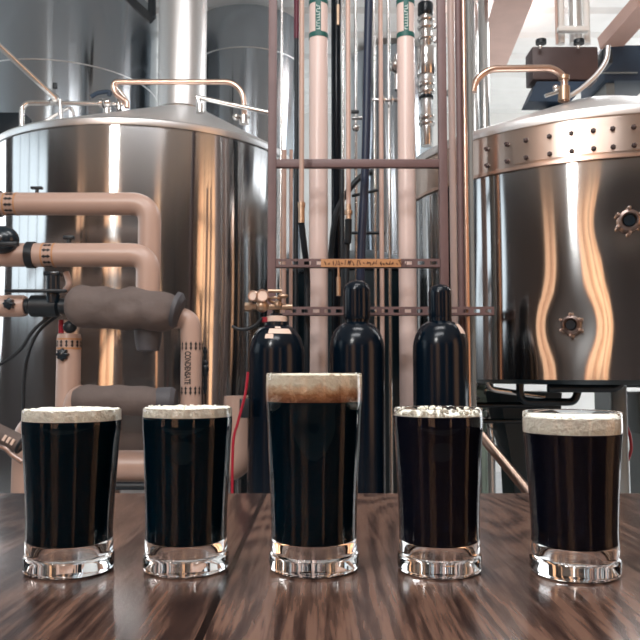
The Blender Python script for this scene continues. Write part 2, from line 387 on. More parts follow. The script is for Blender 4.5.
# ------------------------------------------------------------------ beer glasses
def refine(prof, maxd=.004):
    out = [prof[0]]
    for a, b in zip(prof, prof[1:]):
        n = max(1, int(math.hypot(b[0]-a[0], b[1]-a[1])/maxd))
        for k in range(1, n+1): out.append((a[0]+(b[0]-a[0])*k/n, a[1]+(b[1]-a[1])*k/n))
    return out
def beer_glass(px, ytop, ybase, rt, rb, label, kind, liq_px, foam_px):
    H = CZ-TZ
    d = ray(px, ybase); Yf = -H/d.z*d.y; D = Yf+W(rb, Yf)
    c = at(px, 480, D); cx, cy = c.x, D
    h = at(px, ytop, D).z-TZ
    RT = W(rt, D); RB = W(rb, D); RN = RB*.955
    zf = lambda py: at(px, py, D-RB).z-TZ
    root = thing('beer_glass', label, 'beer glass', (cx, cy, TZ), 'small tasting glasses of dark beer' if kind != 'tall' else None)
    hb = .0275      # height of the thick heel
    mid = hb+(h-hb)*.5
    def ro(z):     # outer radius above the heel, gentle swell
        t = (z-hb)/(h-hb); s = t*t*(3-2*t)
        r = RN+(RT-RN)*(.35*t+.65*s)
        return r+RT*.018*math.exp(-((t-.86)/.09)**2)
    wall = .0016
    outer = [(0, .0012), (RB*.72, .0012), (RB*.9, 0), (RB*.975, .0012), (RB, .004), (RB*1.0, .0105), (RB*.985, .012), (RB*.94, .0132), (RB*.94, .0142), (RB*.97, .0158), (RB*.965, .022), (RN, hb)]
    outer += [(ro(hb+(h-.001-hb)*i/26), hb+(h-.001-hb)*i/26) for i in range(1, 27)]
    rim = ro(h-.001)
    top = [(rim-.0003, h-.0003), (rim-wall/2, h), (rim-wall+.0003, h-.0003)]
    inner = [(ro(hb+(h-.001-hb)*i/26)-wall, hb+(h-.001-hb)*i/26) for i in range(26, 1, -1)]
    zi = .0215
    inner += [(RN-wall*1.6, hb+.002), (RN*.86, zi+.0018), (RN*.7, zi), (RN*.35, zi-.0012), (0, zi-.0016)]
    MB().lathe([(r, z) for r, z in outer+top+inner], (cx, cy, TZ), seg=96).build('glass_body', M['glass'], root, ang=50)
    e = .0006
    zl = zf(liq_px)
    def ri(z): return ro(max(z, hb))-wall+e
    beer = [(0, zi-.0016-e), (RN*.35, zi-.0012-e), (RN*.7, zi-e), (RN*.86+e, zi+.0018-e), (RN-wall*1.6+e, hb+.002)]
    nb = 24; z0 = hb+(h-hb)*.045
    beer += [(ri(z0+(zl-z0)*i/nb), z0+(zl-z0)*i/nb) for i in range(nb+1)]+[(0, zl)]
    MB().lathe(beer, (cx, cy, TZ), seg=96).build('beer', M['beer_stout'] if kind in ('stout', 'tall') else M['beer_red'], root)
    zt = zf(foam_px)
    mb = MB()
    if kind != 'bubbles':
        pr = [(0, zl+.0002)]+[(ri(zl+(zt-zl)*i/8), zl+.0002+(zt-zl)*i/8) for i in range(9)]
        pr += [(ri(zt)*.97, zt+.0008)]+[(ri(zt)*k/10, zt+.0003) for k in range(9, 0, -1)]+[(0, zt)]
        def dp(a, z): return 0
        mb.lathe(pr, (cx, cy, TZ), seg=96)
        for v in mb.v:
            if v.z-TZ > zt-.0006 and math.hypot(v.x-cx, v.y-cy) < ri(zt)*.985:
                v.z += .0011*noise.noise(Vector((v.x*170, v.y*170, px)))
    else:
        mb.lathe([(0, zl+.0002), (ri(zl), zl+.0002), (ri(zl+.0012), zl+.0012), (ri(zl)*.9, zl+.0016), (0, zl+.0010)], (cx, cy, TZ), seg=96)
    rnd = random.Random(px)
    nbub = 110 if kind == 'bubbles' else 50
    for i in range(nbub):
        a = rnd.uniform(0, 2*PI); r = (rnd.uniform(.0008, .0022) if kind == 'bubbles' else rnd.uniform(.0005, .0012))
        zc = (zl+.0012+rnd.uniform(0, zt-zl-.001)) if kind == 'bubbles' else zt+rnd.uniform(-.0003, .001)
        R_ = ri(zc)-r-.0001 if (kind == 'bubbles' or i % 2) else (ri(zc)-.003)*math.sqrt(rnd.random())
        mb.ball((cx+R_*math.cos(a), cy+R_*math.sin(a), TZ+zc), r, (1, 1, .8), 6)
    fm = foam_grad(zl-.002, zt-.002) if kind == 'tall' else M['foam']
    mb.build('foam_head', fm, root)
    return root
beer_glass(71, 409, 580.5, 47, 43, 'leftmost of the five glasses, black stout under a thin cream head', 'stout', 423, 412)
beer_glass(187, 407.5, 579, 43.5, 41.5, 'small glass of black stout with thin cream head, second from left', 'stout', 419, 410)
beer_glass(314, 373, 579, 47.5, 44, 'tall middle glass of black stout with a thick tan foam head', 'tall', 403, 376)
beer_glass(438.5, 407.5, 580, 43.5, 41, 'glass of dark red beer with only a thin ring of bubbles, second from right', 'bubbles', 418, 411)
beer_glass(573, 411, 584, 47, 43, 'rightmost glass, dark red beer under a white head below a clear rim', 'ale', 436, 420)

# ------------------------------------------------------------------ big tanks
def tank_disp(seed, dents):
    def f(a, z):
        w = .0020*math.sin(z*3.1+seed+2*a)*math.cos(7*a+seed)+.0011*noise.noise(Vector((math.cos(a)*2.2, math.sin(a)*2.2, z*1.6+seed)))*2
        for (da, dz, s, amp) in dents:
            dd = ((a-da+PI) % (2*PI)-PI)*1.0
            w += amp*math.exp(-(dd*dd/(2*s*s))-((z-dz)**2)/(2*(s*1.15)**2))
        return w
    return f
# left tank
LY = 4.59; LC = (at(146, 300, LY).x, LY); LR = .9
lz = hit(146, 119, LC, LR).z
LT = thing('brew_tank', 'large steel brew tank with conical lid and flue behind the left pipes', 'tank', (LC[0], LC[1], 0))
zs = [(.35+(lz-.03-.35)*i/120) for i in range(121)]
MB().lathe([(LR, z) for z in zs], (LC[0], LC[1], 0), seg=360, disp=tank_disp(1.2, []), ).build('shell', M['steel_tank'], LT, recalc=True)
def rimprof(R, z0, z1, t): return [(R-.01, z0), (R+t*.8, z0), (R+t, z0+(z1-z0)*.3), (R+t, z0+(z1-z0)*.75), (R+t*.4, z1), (R-.01, z1)]
MB().lathe(rimprof(LR, lz-.035, lz+.005, .014), (LC[0], LC[1], 0), seg=160).build('rim', M['steel_rough'], LT)
ch = at(182, 103, LY); dx = ch.x-LC[0]; cr = W(24.5, LY)
def sh(v):
    t = max(0, min(1, (v.z-lz)/(2.80-lz))); return (dx*t, 0, 0)
MB().lathe([(LR+.005, lz+.003), (LR-.06, lz+.035), (cr, 2.80), (0, 2.81)], (LC[0], LC[1], 0), seg=160, shear=sh).build('lid', M['lid'], LT)
MB().lathe([(0, .32), (LR*.5, .32), (LR*.99, .35)], (LC[0], LC[1], 0), seg=80).build('tank_floor', M['steel_rough'], LT)
for k in range(4):
    a = PI/4+k*PI/2; x, y = LC[0]+.75*math.cos(a), LC[1]+.75*math.sin(a); MB().cyl((x, y, 0), (x, y, .40), .05).build('leg', M['steel_rough'], LT)
mb = MB(); mb.cyl((ch.x, LY, 2.74), (ch.x, LY, 4.3), cr, 48); fl = mb.build('flue_pipe', M['steel_rough'], LT)
MB().torus((ch.x, LY, 2.80), cr+.004, .008, seg=48).build('collar', M['steel'], fl)

# right tank
RY = 4.2; RC = (at(600, 300, RY).x, RY); RR = 1.083
rz = hit(600, 110, RC, RR).z; rb = hit(600, 380, RC, RR).z; zb = hit(600, 157, RC, RR).z
def angof(px, py): p = hit(px, py, RC, RR); return math.atan2(p.y-RC[1], p.x-RC[0]), p
a1, p1 = angof(571, 325); a2, p2 = angof(629, 221)
RT_ = thing('brew_kettle', 'raised steel kettle with bolted band tinted for its warm reflection at the right', 'tank', (RC[0], RC[1], 0))
zs = [rb+(zb-rb)*i/110 for i in range(111)]
MB().lathe([(RR, z) for z in zs], (RC[0], RC[1], 0), seg=420, disp=tank_disp(4.0, [((a1) % (2*PI), p1.z, .085, -.010), ((a2) % (2*PI), p2.z, .085, -.008)])).build('shell', M['steel_tank'], RT_)
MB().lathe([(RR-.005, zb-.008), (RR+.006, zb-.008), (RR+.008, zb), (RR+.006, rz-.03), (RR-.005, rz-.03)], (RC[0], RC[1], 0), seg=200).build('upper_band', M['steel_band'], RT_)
MB().lathe([(RR+.004, zb-.012), (RR+.013, zb-.010), (RR+.013, zb+.004), (RR+.004, zb+.006)], (RC[0], RC[1], 0), seg=200).build('band_seam', M['copper'], RT_)
MB().lathe(rimprof(RR+.005, rz-.03, rz+.012, .012), (RC[0], RC[1], 0), seg=200).build('rim', M['lid'], RT_)
MB().lathe([(RR, rz+.008), (RR-.09, rz+.055), (.28, 2.66), (.22, 2.68), (0, 2.68)], (RC[0], RC[1], 0), seg=160).build('lid', M['lid'], RT_)
MB().lathe([(RR*.999, rb), (RR*.93, rb-.02), (.3, rb-.035), (0, rb-.035)], (RC[0], RC[1], 0), seg=120).build('tank_floor', M['darkvessel'], RT_)
# overlay plate of the band with bolts
aa, _ = angof(514, 140)
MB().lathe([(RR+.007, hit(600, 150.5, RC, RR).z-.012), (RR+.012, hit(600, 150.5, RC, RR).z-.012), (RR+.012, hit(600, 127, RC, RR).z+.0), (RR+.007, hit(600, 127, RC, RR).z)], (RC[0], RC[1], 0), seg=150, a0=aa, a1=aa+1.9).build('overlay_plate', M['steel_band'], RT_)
for row in (131.5, 149.5):
    zr = hit(594, row, RC, RR).z
    for bx in (487, 507, 526, 549.5, 571.5, 593.5, 613, 634, 655, 676):
        p = hit(bx, 140, RC, RR+.012); nrm = Vector((p.x-RC[0], p.y-RC[1], 0)).normalized(); c = Vector((p.x, p.y, zr))
        MB().lathe([(0, -.004), (.012, -.004), (.012, .005), (.007, .010), (.007, .018), (0, .018)], c, seg=6, axis=nrm).build('bolt', M['brown_box'], RT_)
def port(a, p, r):
    nrm = Vector((math.cos(a), math.sin(a), 0)); tq = Vector((-nrm.y, nrm.x, 0)); up = Vector((0, 0, 1)); c = Vector((RC[0], RC[1], p.z))+nrm*(RR-.014)
    o = MB().lathe([(0, .012), (r*.62, .012), (r*.62, .038), (r*.74, .044), (r*.98, .038), (r, .0), (r*.6, 0)], c, seg=40, axis=nrm).build('sample_port', M['port_metal'], RT_)
    MB().lathe([(0, .02), (r*.58, .02), (r*.5, .03), (0, .03)], c, seg=32, axis=nrm).build('port_plug', M['black_gloss'], o)
    for k in range(6):
        b = PI/6+k*PI/3; q = c+(tq*math.cos(b)+up*math.sin(b))*r*1.12+nrm*.03
        MB().lathe([(0, -.02), (r*.17, -.02), (r*.17, .012), (r*.1, .018), (0, .018)], q, seg=8, axis=nrm).build('clamp_lug', M['lug_metal'], o)
port(a1, p1, W(9.5, 3.2)); port(a2, p2, W(11, 3.2))
# kettle legs
for (px, Y) in ((619, 3.65), (484, 4.6), (760, 3.7), (700, 5.0)):
    x = at(px, 400, Y).x
    MB().cyl((x, Y, 0), (x, Y, rb-.01), W(7.5, 3.65), 24).build('leg', M['grey_paint'], RT_)
# dark trough under the kettle and its bent pipes
mb = MB(); mb.tube(fillet(P3([(486, 374), (489, 389), (545, 397)], 3.55), .05), .014, 12)
solo('drain_tube', mb, M['steel'], 'thin bent steel tube under the kettle bottom at its left', 'pipe')
mb = MB(); mb.tube(fillet(P3([(520, 380), (520, 402), (574, 402), (578, 392), (577, 383)], 3.5), .05), .018, 12)
solo('looped_tube', mb, M['black_gloss'], 'black looped tube curling beneath the kettle bottom', 'pipe')
mb = MB(); mb.tube(fillet(P3([(548, 388), (616, 388), (624, 380)], 3.45), .05), W(4.5, 3.45), 16)
solo('manifold_pipe', mb, M['black_gloss'], 'thick black pipe running under the kettle to the grey leg', 'pipe')
mb = MB(); mb.cyl(at(466, 405, 3.75), at(545, 405, 3.75), .014); solo('support_rail', mb, M['black_gloss'], 'upper black rail crossing below the kettle', 'rail', 'black rails under the kettle')
mb = MB(); mb.cyl(at(466, 421, 3.75), at(545, 421, 3.75), .012); solo('support_rail', mb, M['black_gloss'], 'lower black rail crossing below the kettle', 'rail', 'black rails under the kettle')
# burner housing
Yb = 4.0
mb = MB(); x0 = at(497, 400, Yb).x; x1 = at(553, 400, Yb).x; zt = at(520, 392, Yb).z; zbm = at(520, 470, Yb).z
vs = [(x0-.02, Yb-.15, zt), (x1, Yb-.15, zt), (x1, Yb+.2, zt), (x0-.02, Yb+.2, zt), (x0+.05, Yb-.12, zbm), (x1-.02, Yb-.12, zbm), (x1-.02, Yb+.15, zbm), (x0+.05, Yb+.15, zbm), (x0+.08, Yb-.12, 0), (x1-.05, Yb-.12, 0), (x1-.05, Yb+.15, 0), (x0+.08, Yb+.15, 0)]
mb.add(vs, [(0, 1, 2, 3), (0, 4, 5, 1), (1, 5, 6, 2), (2, 6, 7, 3), (3, 7, 4, 0), (4, 8, 9, 5), (5, 9, 10, 6), (6, 10, 11, 7), (7, 11, 8, 4), (8, 11, 10, 9)])
solo('burner_housing', mb, M['darkvessel'], 'dark tapered burner housing standing beneath the kettle', 'burner')
mb = MB(); mb.tube([at(474, 427, 3.32), at(535, 500, 3.0), at(640, 625, 2.45), Vector((at(690, 700, 2.2).x, 2.2, .02))], W(5, 3.2), 20)
solo('copper_pipe', mb, M['copper'], 'copper pipe slanting down behind the two right glasses', 'pipe')
# pale green valve cluster left below the kettle
gv = thing('valve_cluster', 'pale green and steel valves in the gap left below the kettle', 'valve', at(484, 440, 4.9))
mb = MB()
for (x, y, r) in ((482, 392, 7), (490, 398, 6), (481, 404, 6)): mb.ball(at(x, y, 4.3), W(r, 4.3), (1, .8, .8), 10)
mb.cyl(at(483, 385, 4.3), at(486, 520, 4.3), W(3, 4.3)); mb.build('valve_body', M['green_paint'], gv)
mb = MB()
for (x, y) in ((489, 392), (485, 414), (492, 425), (487, 437)): MB().torus(at(x, y, 4.2), W(4, 4.2), W(1.3, 4.2), (0, -1, .2), 18, 8).build('clamp', M['steel'], gv)
mb.cyl(at(488, 428, 4.2), at(492, 455, 4.2), W(2, 4.2)); mb.build('spout', M['steel'], gv)

# motor on the kettle lid
mt = thing('agitator_motor', 'dark brown motor box on a blue-black base on the kettle lid', 'motor', at(566, 100, 4.1))
Ym = 4.0
c = (at(532, 62, Ym)+at(600, 62, Ym))/2
MB().rbox((c.x, Ym+.08, c.z), (W(68, Ym), .14, W(35, Ym)), .008).build('motor_box', M['brown_box'], mt)
q0, q1 = at(529, 100, Ym), at(572, 100, Ym); t0, t1 = at(538, 80, Ym), at(590, 80, Ym)
mb = MB(); vs = []
for Y in (Ym+.02, Ym+.16):
    vs += [(q0.x, Y, q0.z), (q1.x, Y, q1.z), (t1.x, Y, t1.z), (t0.x, Y, t0.z)]
mb.add(vs, [(0, 1, 2, 3), (4, 7, 6, 5), (0, 4, 5, 1), (1, 5, 6, 2), (2, 6, 7, 3), (3, 7, 4, 0)]); mb.build('motor_base', M['blue_dark'], mt)
for x in (540, 578): MB().ball(at(x, 47, Ym-.02), .012).build('screw', M['steel'], mt)
for x in (541, 579): MB().cyl(at(x, 44, Ym+.1), at(x, 40, Ym+.1), .03, 12).build('lug', M['black'], mt)
MB().rbox(at(604, 60, Ym+.1), (W(10, Ym), .12, W(16, Ym)), .006).build('terminal_box', M['black'], mt)
# conduits above the motor
for (x, r, m, lab) in ((561, 4, 'wall', 'white conduit on the left above the motor box'), (576, 6.5, 'steel_rough', 'grey steel conduit in the middle above the motor box'), (587, 3.5, 'wall', 'white conduit on the right above the motor box')):
    Y = 4.25; z0 = at(x, 44, Y).z; p = at(x, 44, Y); mb = MB(); mb.cyl((p.x, Y, z0), (p.x, Y, 4.33), W(r, Y), 20)
    solo('conduit', mb, M[m], lab, 'pipe', 'conduits above the motor')
mb = MB(); mb.rbox((at(574, 28, 4.15).x, 4.17, at(574, 28, 4.15).z), (W(32, 4.15), .04, .03), .004); solo('conduit_bracket', mb, M['wall'], 'white bracket clamping the conduits above the motor', 'bracket')
p = at(557, 44, 4.2); mb = MB(); mb.cyl((p.x, 4.2, p.z), (p.x, 4.2, 4.3), .008); solo('thin_conduit', mb, M['salmon'], 'thin pinkish conduit just left of the white ones', 'pipe')
# copper tube bending over the lid, hose
cv = thing('vent_tube', 'copper tube bent over the left of the kettle lid', 'pipe', at(564, 98, 3.7))
mb = MB(); mb.tube(fillet(P3([(473, 92), (476, 80), (489, 69), (552, 68), (564, 76), (565, 102)], 3.7), .06), W(3.6, 3.7), 16); mb.build('tube', M['copper'], cv)
mb = MB(); mb.cyl(at(564, 87, 3.7), at(564, 101, 3.7), W(6, 3.7)); mb.cyl(at(564, 76, 3.7), at(564, 80, 3.7), W(5.5, 3.7)); mb.build('ferrule', M['brass'], cv)
mb = MB(); mb.cyl(at(545, 96, 3.65), at(558, 92, 3.65), W(2, 3.65)); mb.ball(at(556, 88, 3.65), W(3.5, 3.65), seg=8); mb.build('handle', M['steel'], cv)
mb = MB(); mb.tube(spline(P3([(570, 96), (582, 88), (597, 74), (606, 60), (608, 46)], 3.75)), W(2.6, 3.75), 12)
solo('grey_hose', mb, M['steel_rough'], 'pale grey hose curving up from the kettle lid past the motor', 'hose')
hx = thing('blue_chiller', 'dark blue machine with grey end behind the kettle lid at right', 'machine', at(620, 100, 5.6))
c0 = at(616, 76, 5.6); MB().rbox(c0, (W(50, 5.6), .5, W(36, 5.6)), .01).build('cabinet', M['blue_dark'], hx)
MB().rbox(at(660, 70, 5.6), (W(38, 5.6), .5, W(34, 5.6)), .01).build('end_panel', M['steel_rough'], hx)
MB().rbox(at(616, 73, 5.33), (W(44, 5.3), .02, .01), .002).build('seam_strip', M['grey_paint'], hx)
zf_ = at(616, 96, 5.6).z
for x in (600, 668):
    p = at(x, 90, 5.6); MB().box((p.x, 5.6, p.z/2), (.06, .4, p.z)).build('support_leg', M['grey_paint'], hx)
mb = MB(); mb.box((at(505, 88, 8.9).x, 8.94, at(505, 88, 8.9).z), (W(27, 8.9), .1, W(17, 8.9)))
solo('wall_louvre', mb, M['brown_box'], 'small dark louvre on the far wall beside the tall steel pipe', 'vent')
# tall pipes left of kettle
def vpipe(name, x, r, Y, m, lab, y0=-40, y1=None, z0=0, z1=4.35, group=None, cat='pipe', xt=None):
    p = at(x, 200, Y); lo = z0 if y1 is None else at(x, y1, Y).z; hi = z1 if y0 < 0 else at(x, y0, Y).z
    mb = MB(); mb.cyl((p.x, Y, lo), (p.x, Y, min(hi, z1)), W(r, Y), 24); return solo(name, mb, M[m], lab, cat, group)
vpipe('steel_pipe', 486, 5.5, 5.55, 'steel', 'tall bright steel pipe rising past the left of the kettle lid')
vpipe('steel_pipe', 476, 4.5, 5.7, 'steel', 'steel pipe right beside the copper-brown riser')
vpipe('copper_riser', 466, 2.4, 3.38, 'copper', 'tall copper riser right of the frame post')
vpipe('brown_riser', 460.5, 3.4, 3.40, 'frame', 'tall reddish brown riser right of the frame post')
vpipe('white_riser', 453, 3.6, 3.46, 'jacket_white', 'slim white riser between frame post and brown riser')
vpipe('grey_post', 470.5, 3.2, 3.42, 'grey_paint', 'grey green upright at the left edge of the kettle')

# ------------------------------------------------------------------ fermenters at the back
def fermenter(px, hw, Y, lab, z0=1.4, seams=(47,)):
    x = at(px, 200, Y).x; R = W(hw, Y); t = thing('fermenter', lab, 'tank', (x, Y, 0), 'fermenters in the background')
    MB().lathe([(R, z0+(4.28-z0)*i/60) for i in range(61)], (x, Y, 0), seg=200, disp=tank_disp(px*.37, [])).build('shell', M['steel_back'], t)
    MB().lathe([(R, z0), (R*.98, z0-.03), (R*.25, z0-.6), (R*.2, z0-.65), (0, z0-.65)], (x, Y, 0), seg=80).build('cone_bottom', M['steel_back'], t)
    for s in seams:
        zz = at(px, s, Y-R).z
        if zz < 4.2: MB().torus((x, Y, zz), R, .006, seg=120, ss=8).build('weld_seam', M['steel_rough'], t)
    for k in range(4):
        a = PI/4+k*PI/2; MB().cyl((x+R*.85*math.cos(a), Y+R*.85*math.sin(a), 0), (x+R*.85*math.cos(a), Y+R*.85*math.sin(a), z0+.05), .04, 12).build('leg', M['steel_rough'], t)
    return t
fermenter(62, 92, 6.3, 'huge dark steel fermenter filling the upper left corner', seams=(59,))
fermenter(248, 54, 6.6, 'dark steel fermenter just right of the flue', seams=(47,))
fermenter(392, 42, 7.3, 'steel fermenter behind the right white pipe in the frame', z0=1.9, seams=())
# made-up vessel standing in for the dark background low behind the cylinders
x = at(362, 300, 5.6).x; dv = thing('dark_mass', 'made-up dark teal vessel filling the dark background low behind the gas cylinders', 'tank', (x, 5.6, 0))
zt = at(368, 262, 4.65).z; R = W(88, 5.6)
MB().lathe([(0, 0), (R, 0), (R, zt), (R*.9, zt+.06), (R*.3, zt+.2), (0, zt+.2)], (x, 5.6, 0), seg=96).build('jacket', M['darkvessel'], dv)
MB().torus((x, 5.6, zt), R, .014, seg=96).build('hoop', M['black_gloss'], dv)

# ------------------------------------------------------------------ the frame (rack)
FY = 3.35
fr = thing('pipe_rack', 'reddish brown square-tube rack between the two tanks', 'frame', (at(358, 200, FY).x, FY, 0))
fw = W(8.5, FY)
for px in (272, 443.5):
    x = at(px, 230, FY).x; MB().rbox((x, FY, 2.15), (fw, fw, 4.3), .003).build('post', M['frame'], fr)
xa, xb = at(276, 164, FY).x, at(439.5, 164, FY).x
MB().rbox(((xa+xb)/2, FY, at(358, 164, FY).z), (xb-xa-.002, fw*.8, W(8.5, FY)), .003).build('crossbar', M['frame'], fr)
def strut(px0, px1, y, hgt, holes, Y, nm='perforated_strut'):
    # channel strip with real slots, built as a row of blocks
    a, b = at(px0, y, Y), at(px1, y, Y); z = a.z; h = W(hgt, Y); mb = MB(); Lx = b.x-a.x; n = holes; step = Lx/n
    mb.box(((a.x+b.x)/2, Y, z+h*.36), (Lx, .004, h*.28)); mb.box(((a.x+b.x)/2, Y, z-h*.36), (Lx, .004, h*.28))
    for i in range(n+1):
        w_ = step*.45; xx = a.x+i*step; mb.box((min(max(xx, a.x+w_/4), b.x-w_/4), Y, z), (w_ if 0 < i < n else w_/2, .004, h*.46))
    mb.box(((a.x+b.x)/2, Y+.02, z+h*.48), (Lx, .04, .004)); mb.box(((a.x+b.x)/2, Y+.02, z-h*.48), (Lx, .04, .004))
    return mb.build(nm, M['frame'], fr), z, h
YS = FY-fw/2-.004
strut(276, 440, 263, 8, 13, YS); strut(276, 494, 311, 8, 19, YS)
# orange tape with hand lettering on the upper strut
a, b = at(321, 263, YS-.004), at(401, 263, YS-.004)
tp = MB().box(((a.x+b.x)/2, YS-.004, a.z), (b.x-a.x, .002, W(8, YS))).build('orange_tape', M['orange_tape'], fr)
mb = MB(); rnd = random.Random(3); x = a.x+.015; hz = W(5, YS)
for wl in (2, 8, 3, 4, 5, 4):
    for i in range(wl):
        pts = [Vector((x+rnd.uniform(0, .012), YS-.0065, a.z+rnd.uniform(-.5, .5)*hz)) for _ in range(4)]
        for p, q in zip(pts, pts[1:]):
            d = q-p
            if d.length > .002: mb.box((p+q)/2, (d.length+.002, .001, .0034), Matrix.Rotation(-math.atan2(d.z, d.x), 3, 'Y'))
        x += .0128
    x += .007
    if x > b.x-.02: break
mb.build('lettering', M['ink_brown'], tp)

# ------------------------------------------------------------------ insulated vertical pipes with green tape
for (px, r, lab, yb_) in ((318.5, 9.6, 'thick white jacketed pipe with green tape, left one in the rack', 33), (407, 9, 'thick white jacketed pipe with green tape, right one in the rack', 33)):
    Y = 3.62; x = at(px, 200, Y).x; R = W(r, Y); t = thing('jacketed_pipe', lab, 'pipe', (x, Y, 0), 'jacketed pipes inside the rack')
    MB().cyl((x, Y, 0), (x, Y, 4.3), R, 40).build('jacket', M['jacket_white'], t)
    zc = at(px, yb_, Y-R).z; MB().lathe([(R, -.012), (R+.002, -.012), (R+.002, .012), (R, .012)], (x, Y, zc), seg=40).build('green_ring', M['green_tape'], t)
    zc2 = at(px, -1, Y-R).z; MB().lathe([(R, -.012), (R+.002, -.012), (R+.002, .012), (R, .012)], (x, Y, zc2), seg=40).build('green_ring', M['green_tape'], t)
    st = MB().lathe([(R+.001, 0), (R+.0022, 0), (R+.0022, zc2-zc), (R+.001, zc2-zc)], (x, Y, zc), seg=8, a0=-PI/2-.32, a1=-PI/2+.25).build('green_label', M['green_tape'], t)
    mb = MB(); z = zc+.02; rnd = random.Random(px)
    while z < zc2-.025:
        mb.box((x-.002, Y-R-.0024, z), (.016, .001, .003)); mb.box((x-.002+rnd.choice((-.007, .007)), Y-R-.0024, z+.005), (.003, .001, .01)); z += .0145
    mb.build('lettering', M['pale_ink'], st)
# ------------------------------------------------------------------ thin pipes in the rack
tp_ = thing('drop_tube', 'tan tube in front of the rack crossbar ending in a black hose', 'pipe', at(302, 260, 3.28))
mb = MB(); p = at(301.5, 205, 3.25); mb.cyl((p.x, 3.25, p.z), (p.x, 3.25, 4.3), W(2.6, 3.25)); mb.build('tube', M['jacket'], tp_)
mb = MB(); mb.cyl((p.x, 3.25, at(301, 223, 3.25).z), (p.x, 3.25, p.z+.01), W(3.4, 3.25)); mb.cyl((p.x, 3.25, p.z-.01), (p.x, 3.25, p.z+.01), W(4, 3.25)); mb.build('coupling', M['brass'], tp_)
mb = MB(); q = at(301, 223, 3.25); mb.tube(spline([Vector((p.x, 3.25, q.z)), at(304, 245, 3.3), at(307, 275, 3.38), at(307, 330, 3.4), G(305, 3.4)]), W(3.2, 3.3), 12); mb.build('hose', M['black'], tp_)
t = thing('black_pipe', 'narrow black pipe with maroon top section left of the left white pipe', 'pipe', G(296.5, 3.9)); p = at(296.5, 39, 3.9)
MB().cyl((p.x, 3.9, 0), (p.x, 3.9, p.z), W(2.3, 3.9)).build('tube', M['black'], t); MB().cyl((p.x, 3.9, p.z), (p.x, 3.9, 4.35), W(2.7, 3.9)).build('upper_section', M['maroon'], t)
vpipe('salmon_pipe', 284, 2.4, 3.55, 'salmon', 'leftmost of the two thin salmon pipes beside the left rack post', y0=150)
vpipe('salmon_pipe', 291, 1.8, 3.58, 'salmon', 'right one of the two thin salmon pipes beside the left rack post', y0=150)
vpipe('steel_pipe', 281, 1.5, 3.75, 'steel', 'thin bright steel pipe just right of the left rack post')
vpipe('black_column', 336.5, 5.2, 3.85, 'navy', 'dark column right of the left white pipe')
vpipe('steel_pipe', 343.5, 1.2, 3.7, 'steel', 'hair-thin steel pipe beside the dark column')
o = thing('tan_pipe', 'tan pipe in the rack ending in a brass fitting above the tape', 'pipe', at(348.5, 216, 3.5))
p = at(348.5, 205, 3.5); MB().cyl((p.x, 3.5, p.z), (p.x, 3.5, 4.3), W(2.4, 3.5)).build('tube', M['salmon'], o)
MB().lathe([(0, 0), (.014, 0), (.014, .02), (.019, .022), (.019, .04), (.013, .045), (.013, .07)], (p.x, 3.5, at(348, 219, 3.5).z), seg=24).build('fitting', M['brass'], o)
mb = MB(); mb.tube(spline([at(348.5, 219, 3.5), at(348, 240, 3.52), at(346, 280, 3.55), G(346, 3.55)]), W(3.6, 3.5), 12); mb.build('hose', M['black'], o)
mb = MB(); mb.tube(spline([at(370, -60, 3.5), at(367.5, 60, 3.5), at(365.5, 160, 3.5), at(361, 260, 3.52), at(360, 360, 3.55), G(360, 3.55)]), W(4.3, 3.5), 16)
solo('navy_hose', mb, M['navy_hose'], 'thick dark navy hose hanging down the middle of the rack', 'hose')
vpipe('steel_pipe', 356, 1.6, 3.9, 'steel', 'thin steel pipe left of the navy hose')
vpipe('steel_pipe', 375, 1.6, 3.9, 'steel', 'thin steel pipe right of the navy hose')
vpipe('tan_pipe', 381.5, 2.3, 3.6, 'salmon', 'slim tan pipe running down between navy hose and right white pipe')
vpipe('steel_pipe', 389.5, 1.8, 3.95, 'steel', 'thin steel pipe just left of the right white pipe')
vpipe('black_pipe', 342, 2.2, 3.6, 'black', 'black pipe below the crossbar right of the dark column', y0=168)
mb = MB(); mb.tube(spline(P3([(330, 262), (336, 215), (349, 190), (362, 176), (372, 172)], 3.75)), W(3, 3.75), 12)
solo('black_hose', mb, M['black'], 'black hose arching behind the rack under the crossbar', 'hose')
mb = MB(); mb.cyl(at(350, 233, 3.8), at(385, 233, 3.8), W(1.6, 3.8)); solo('cross_rod', mb, M['black'], 'lower black cross rod behind the navy hose', 'rod')
mb = MB(); mb.cyl(at(352, 196, 3.8), at(378, 190, 3.8), W(1.5, 3.8)); solo('cross_rod', mb, M['black'], 'upper, slightly tilted black cross rod behind the navy hose', 'rod')
tg = thing('hanging_tag', 'brass tube hanging at the top beside the dark column', 'tube', at(338, 25, 3.5))
MB().cyl(at(338, 25, 3.5), at(338, 5, 3.5), W(1.6, 3.5), 12).build('tube', M['brass'], tg); MB().cyl(at(338, 5, 3.5), (at(338, 5, 3.5).x, 3.5, 4.3), .003, 8).build('wire', M['steel'], tg)
mb = MB(); mb.cyl(at(338.5, 277, 3.3), at(338.5, 296, 3.3), W(2.4, 3.3), 12); mb.cyl(at(338.5, 267, 3.3), at(338.5, 278, 3.3), W(1.2, 3.3), 8)
solo('bronze_fitting', mb, M['brass'], 'small bronze fitting hanging below the taped strut', 'fitting')
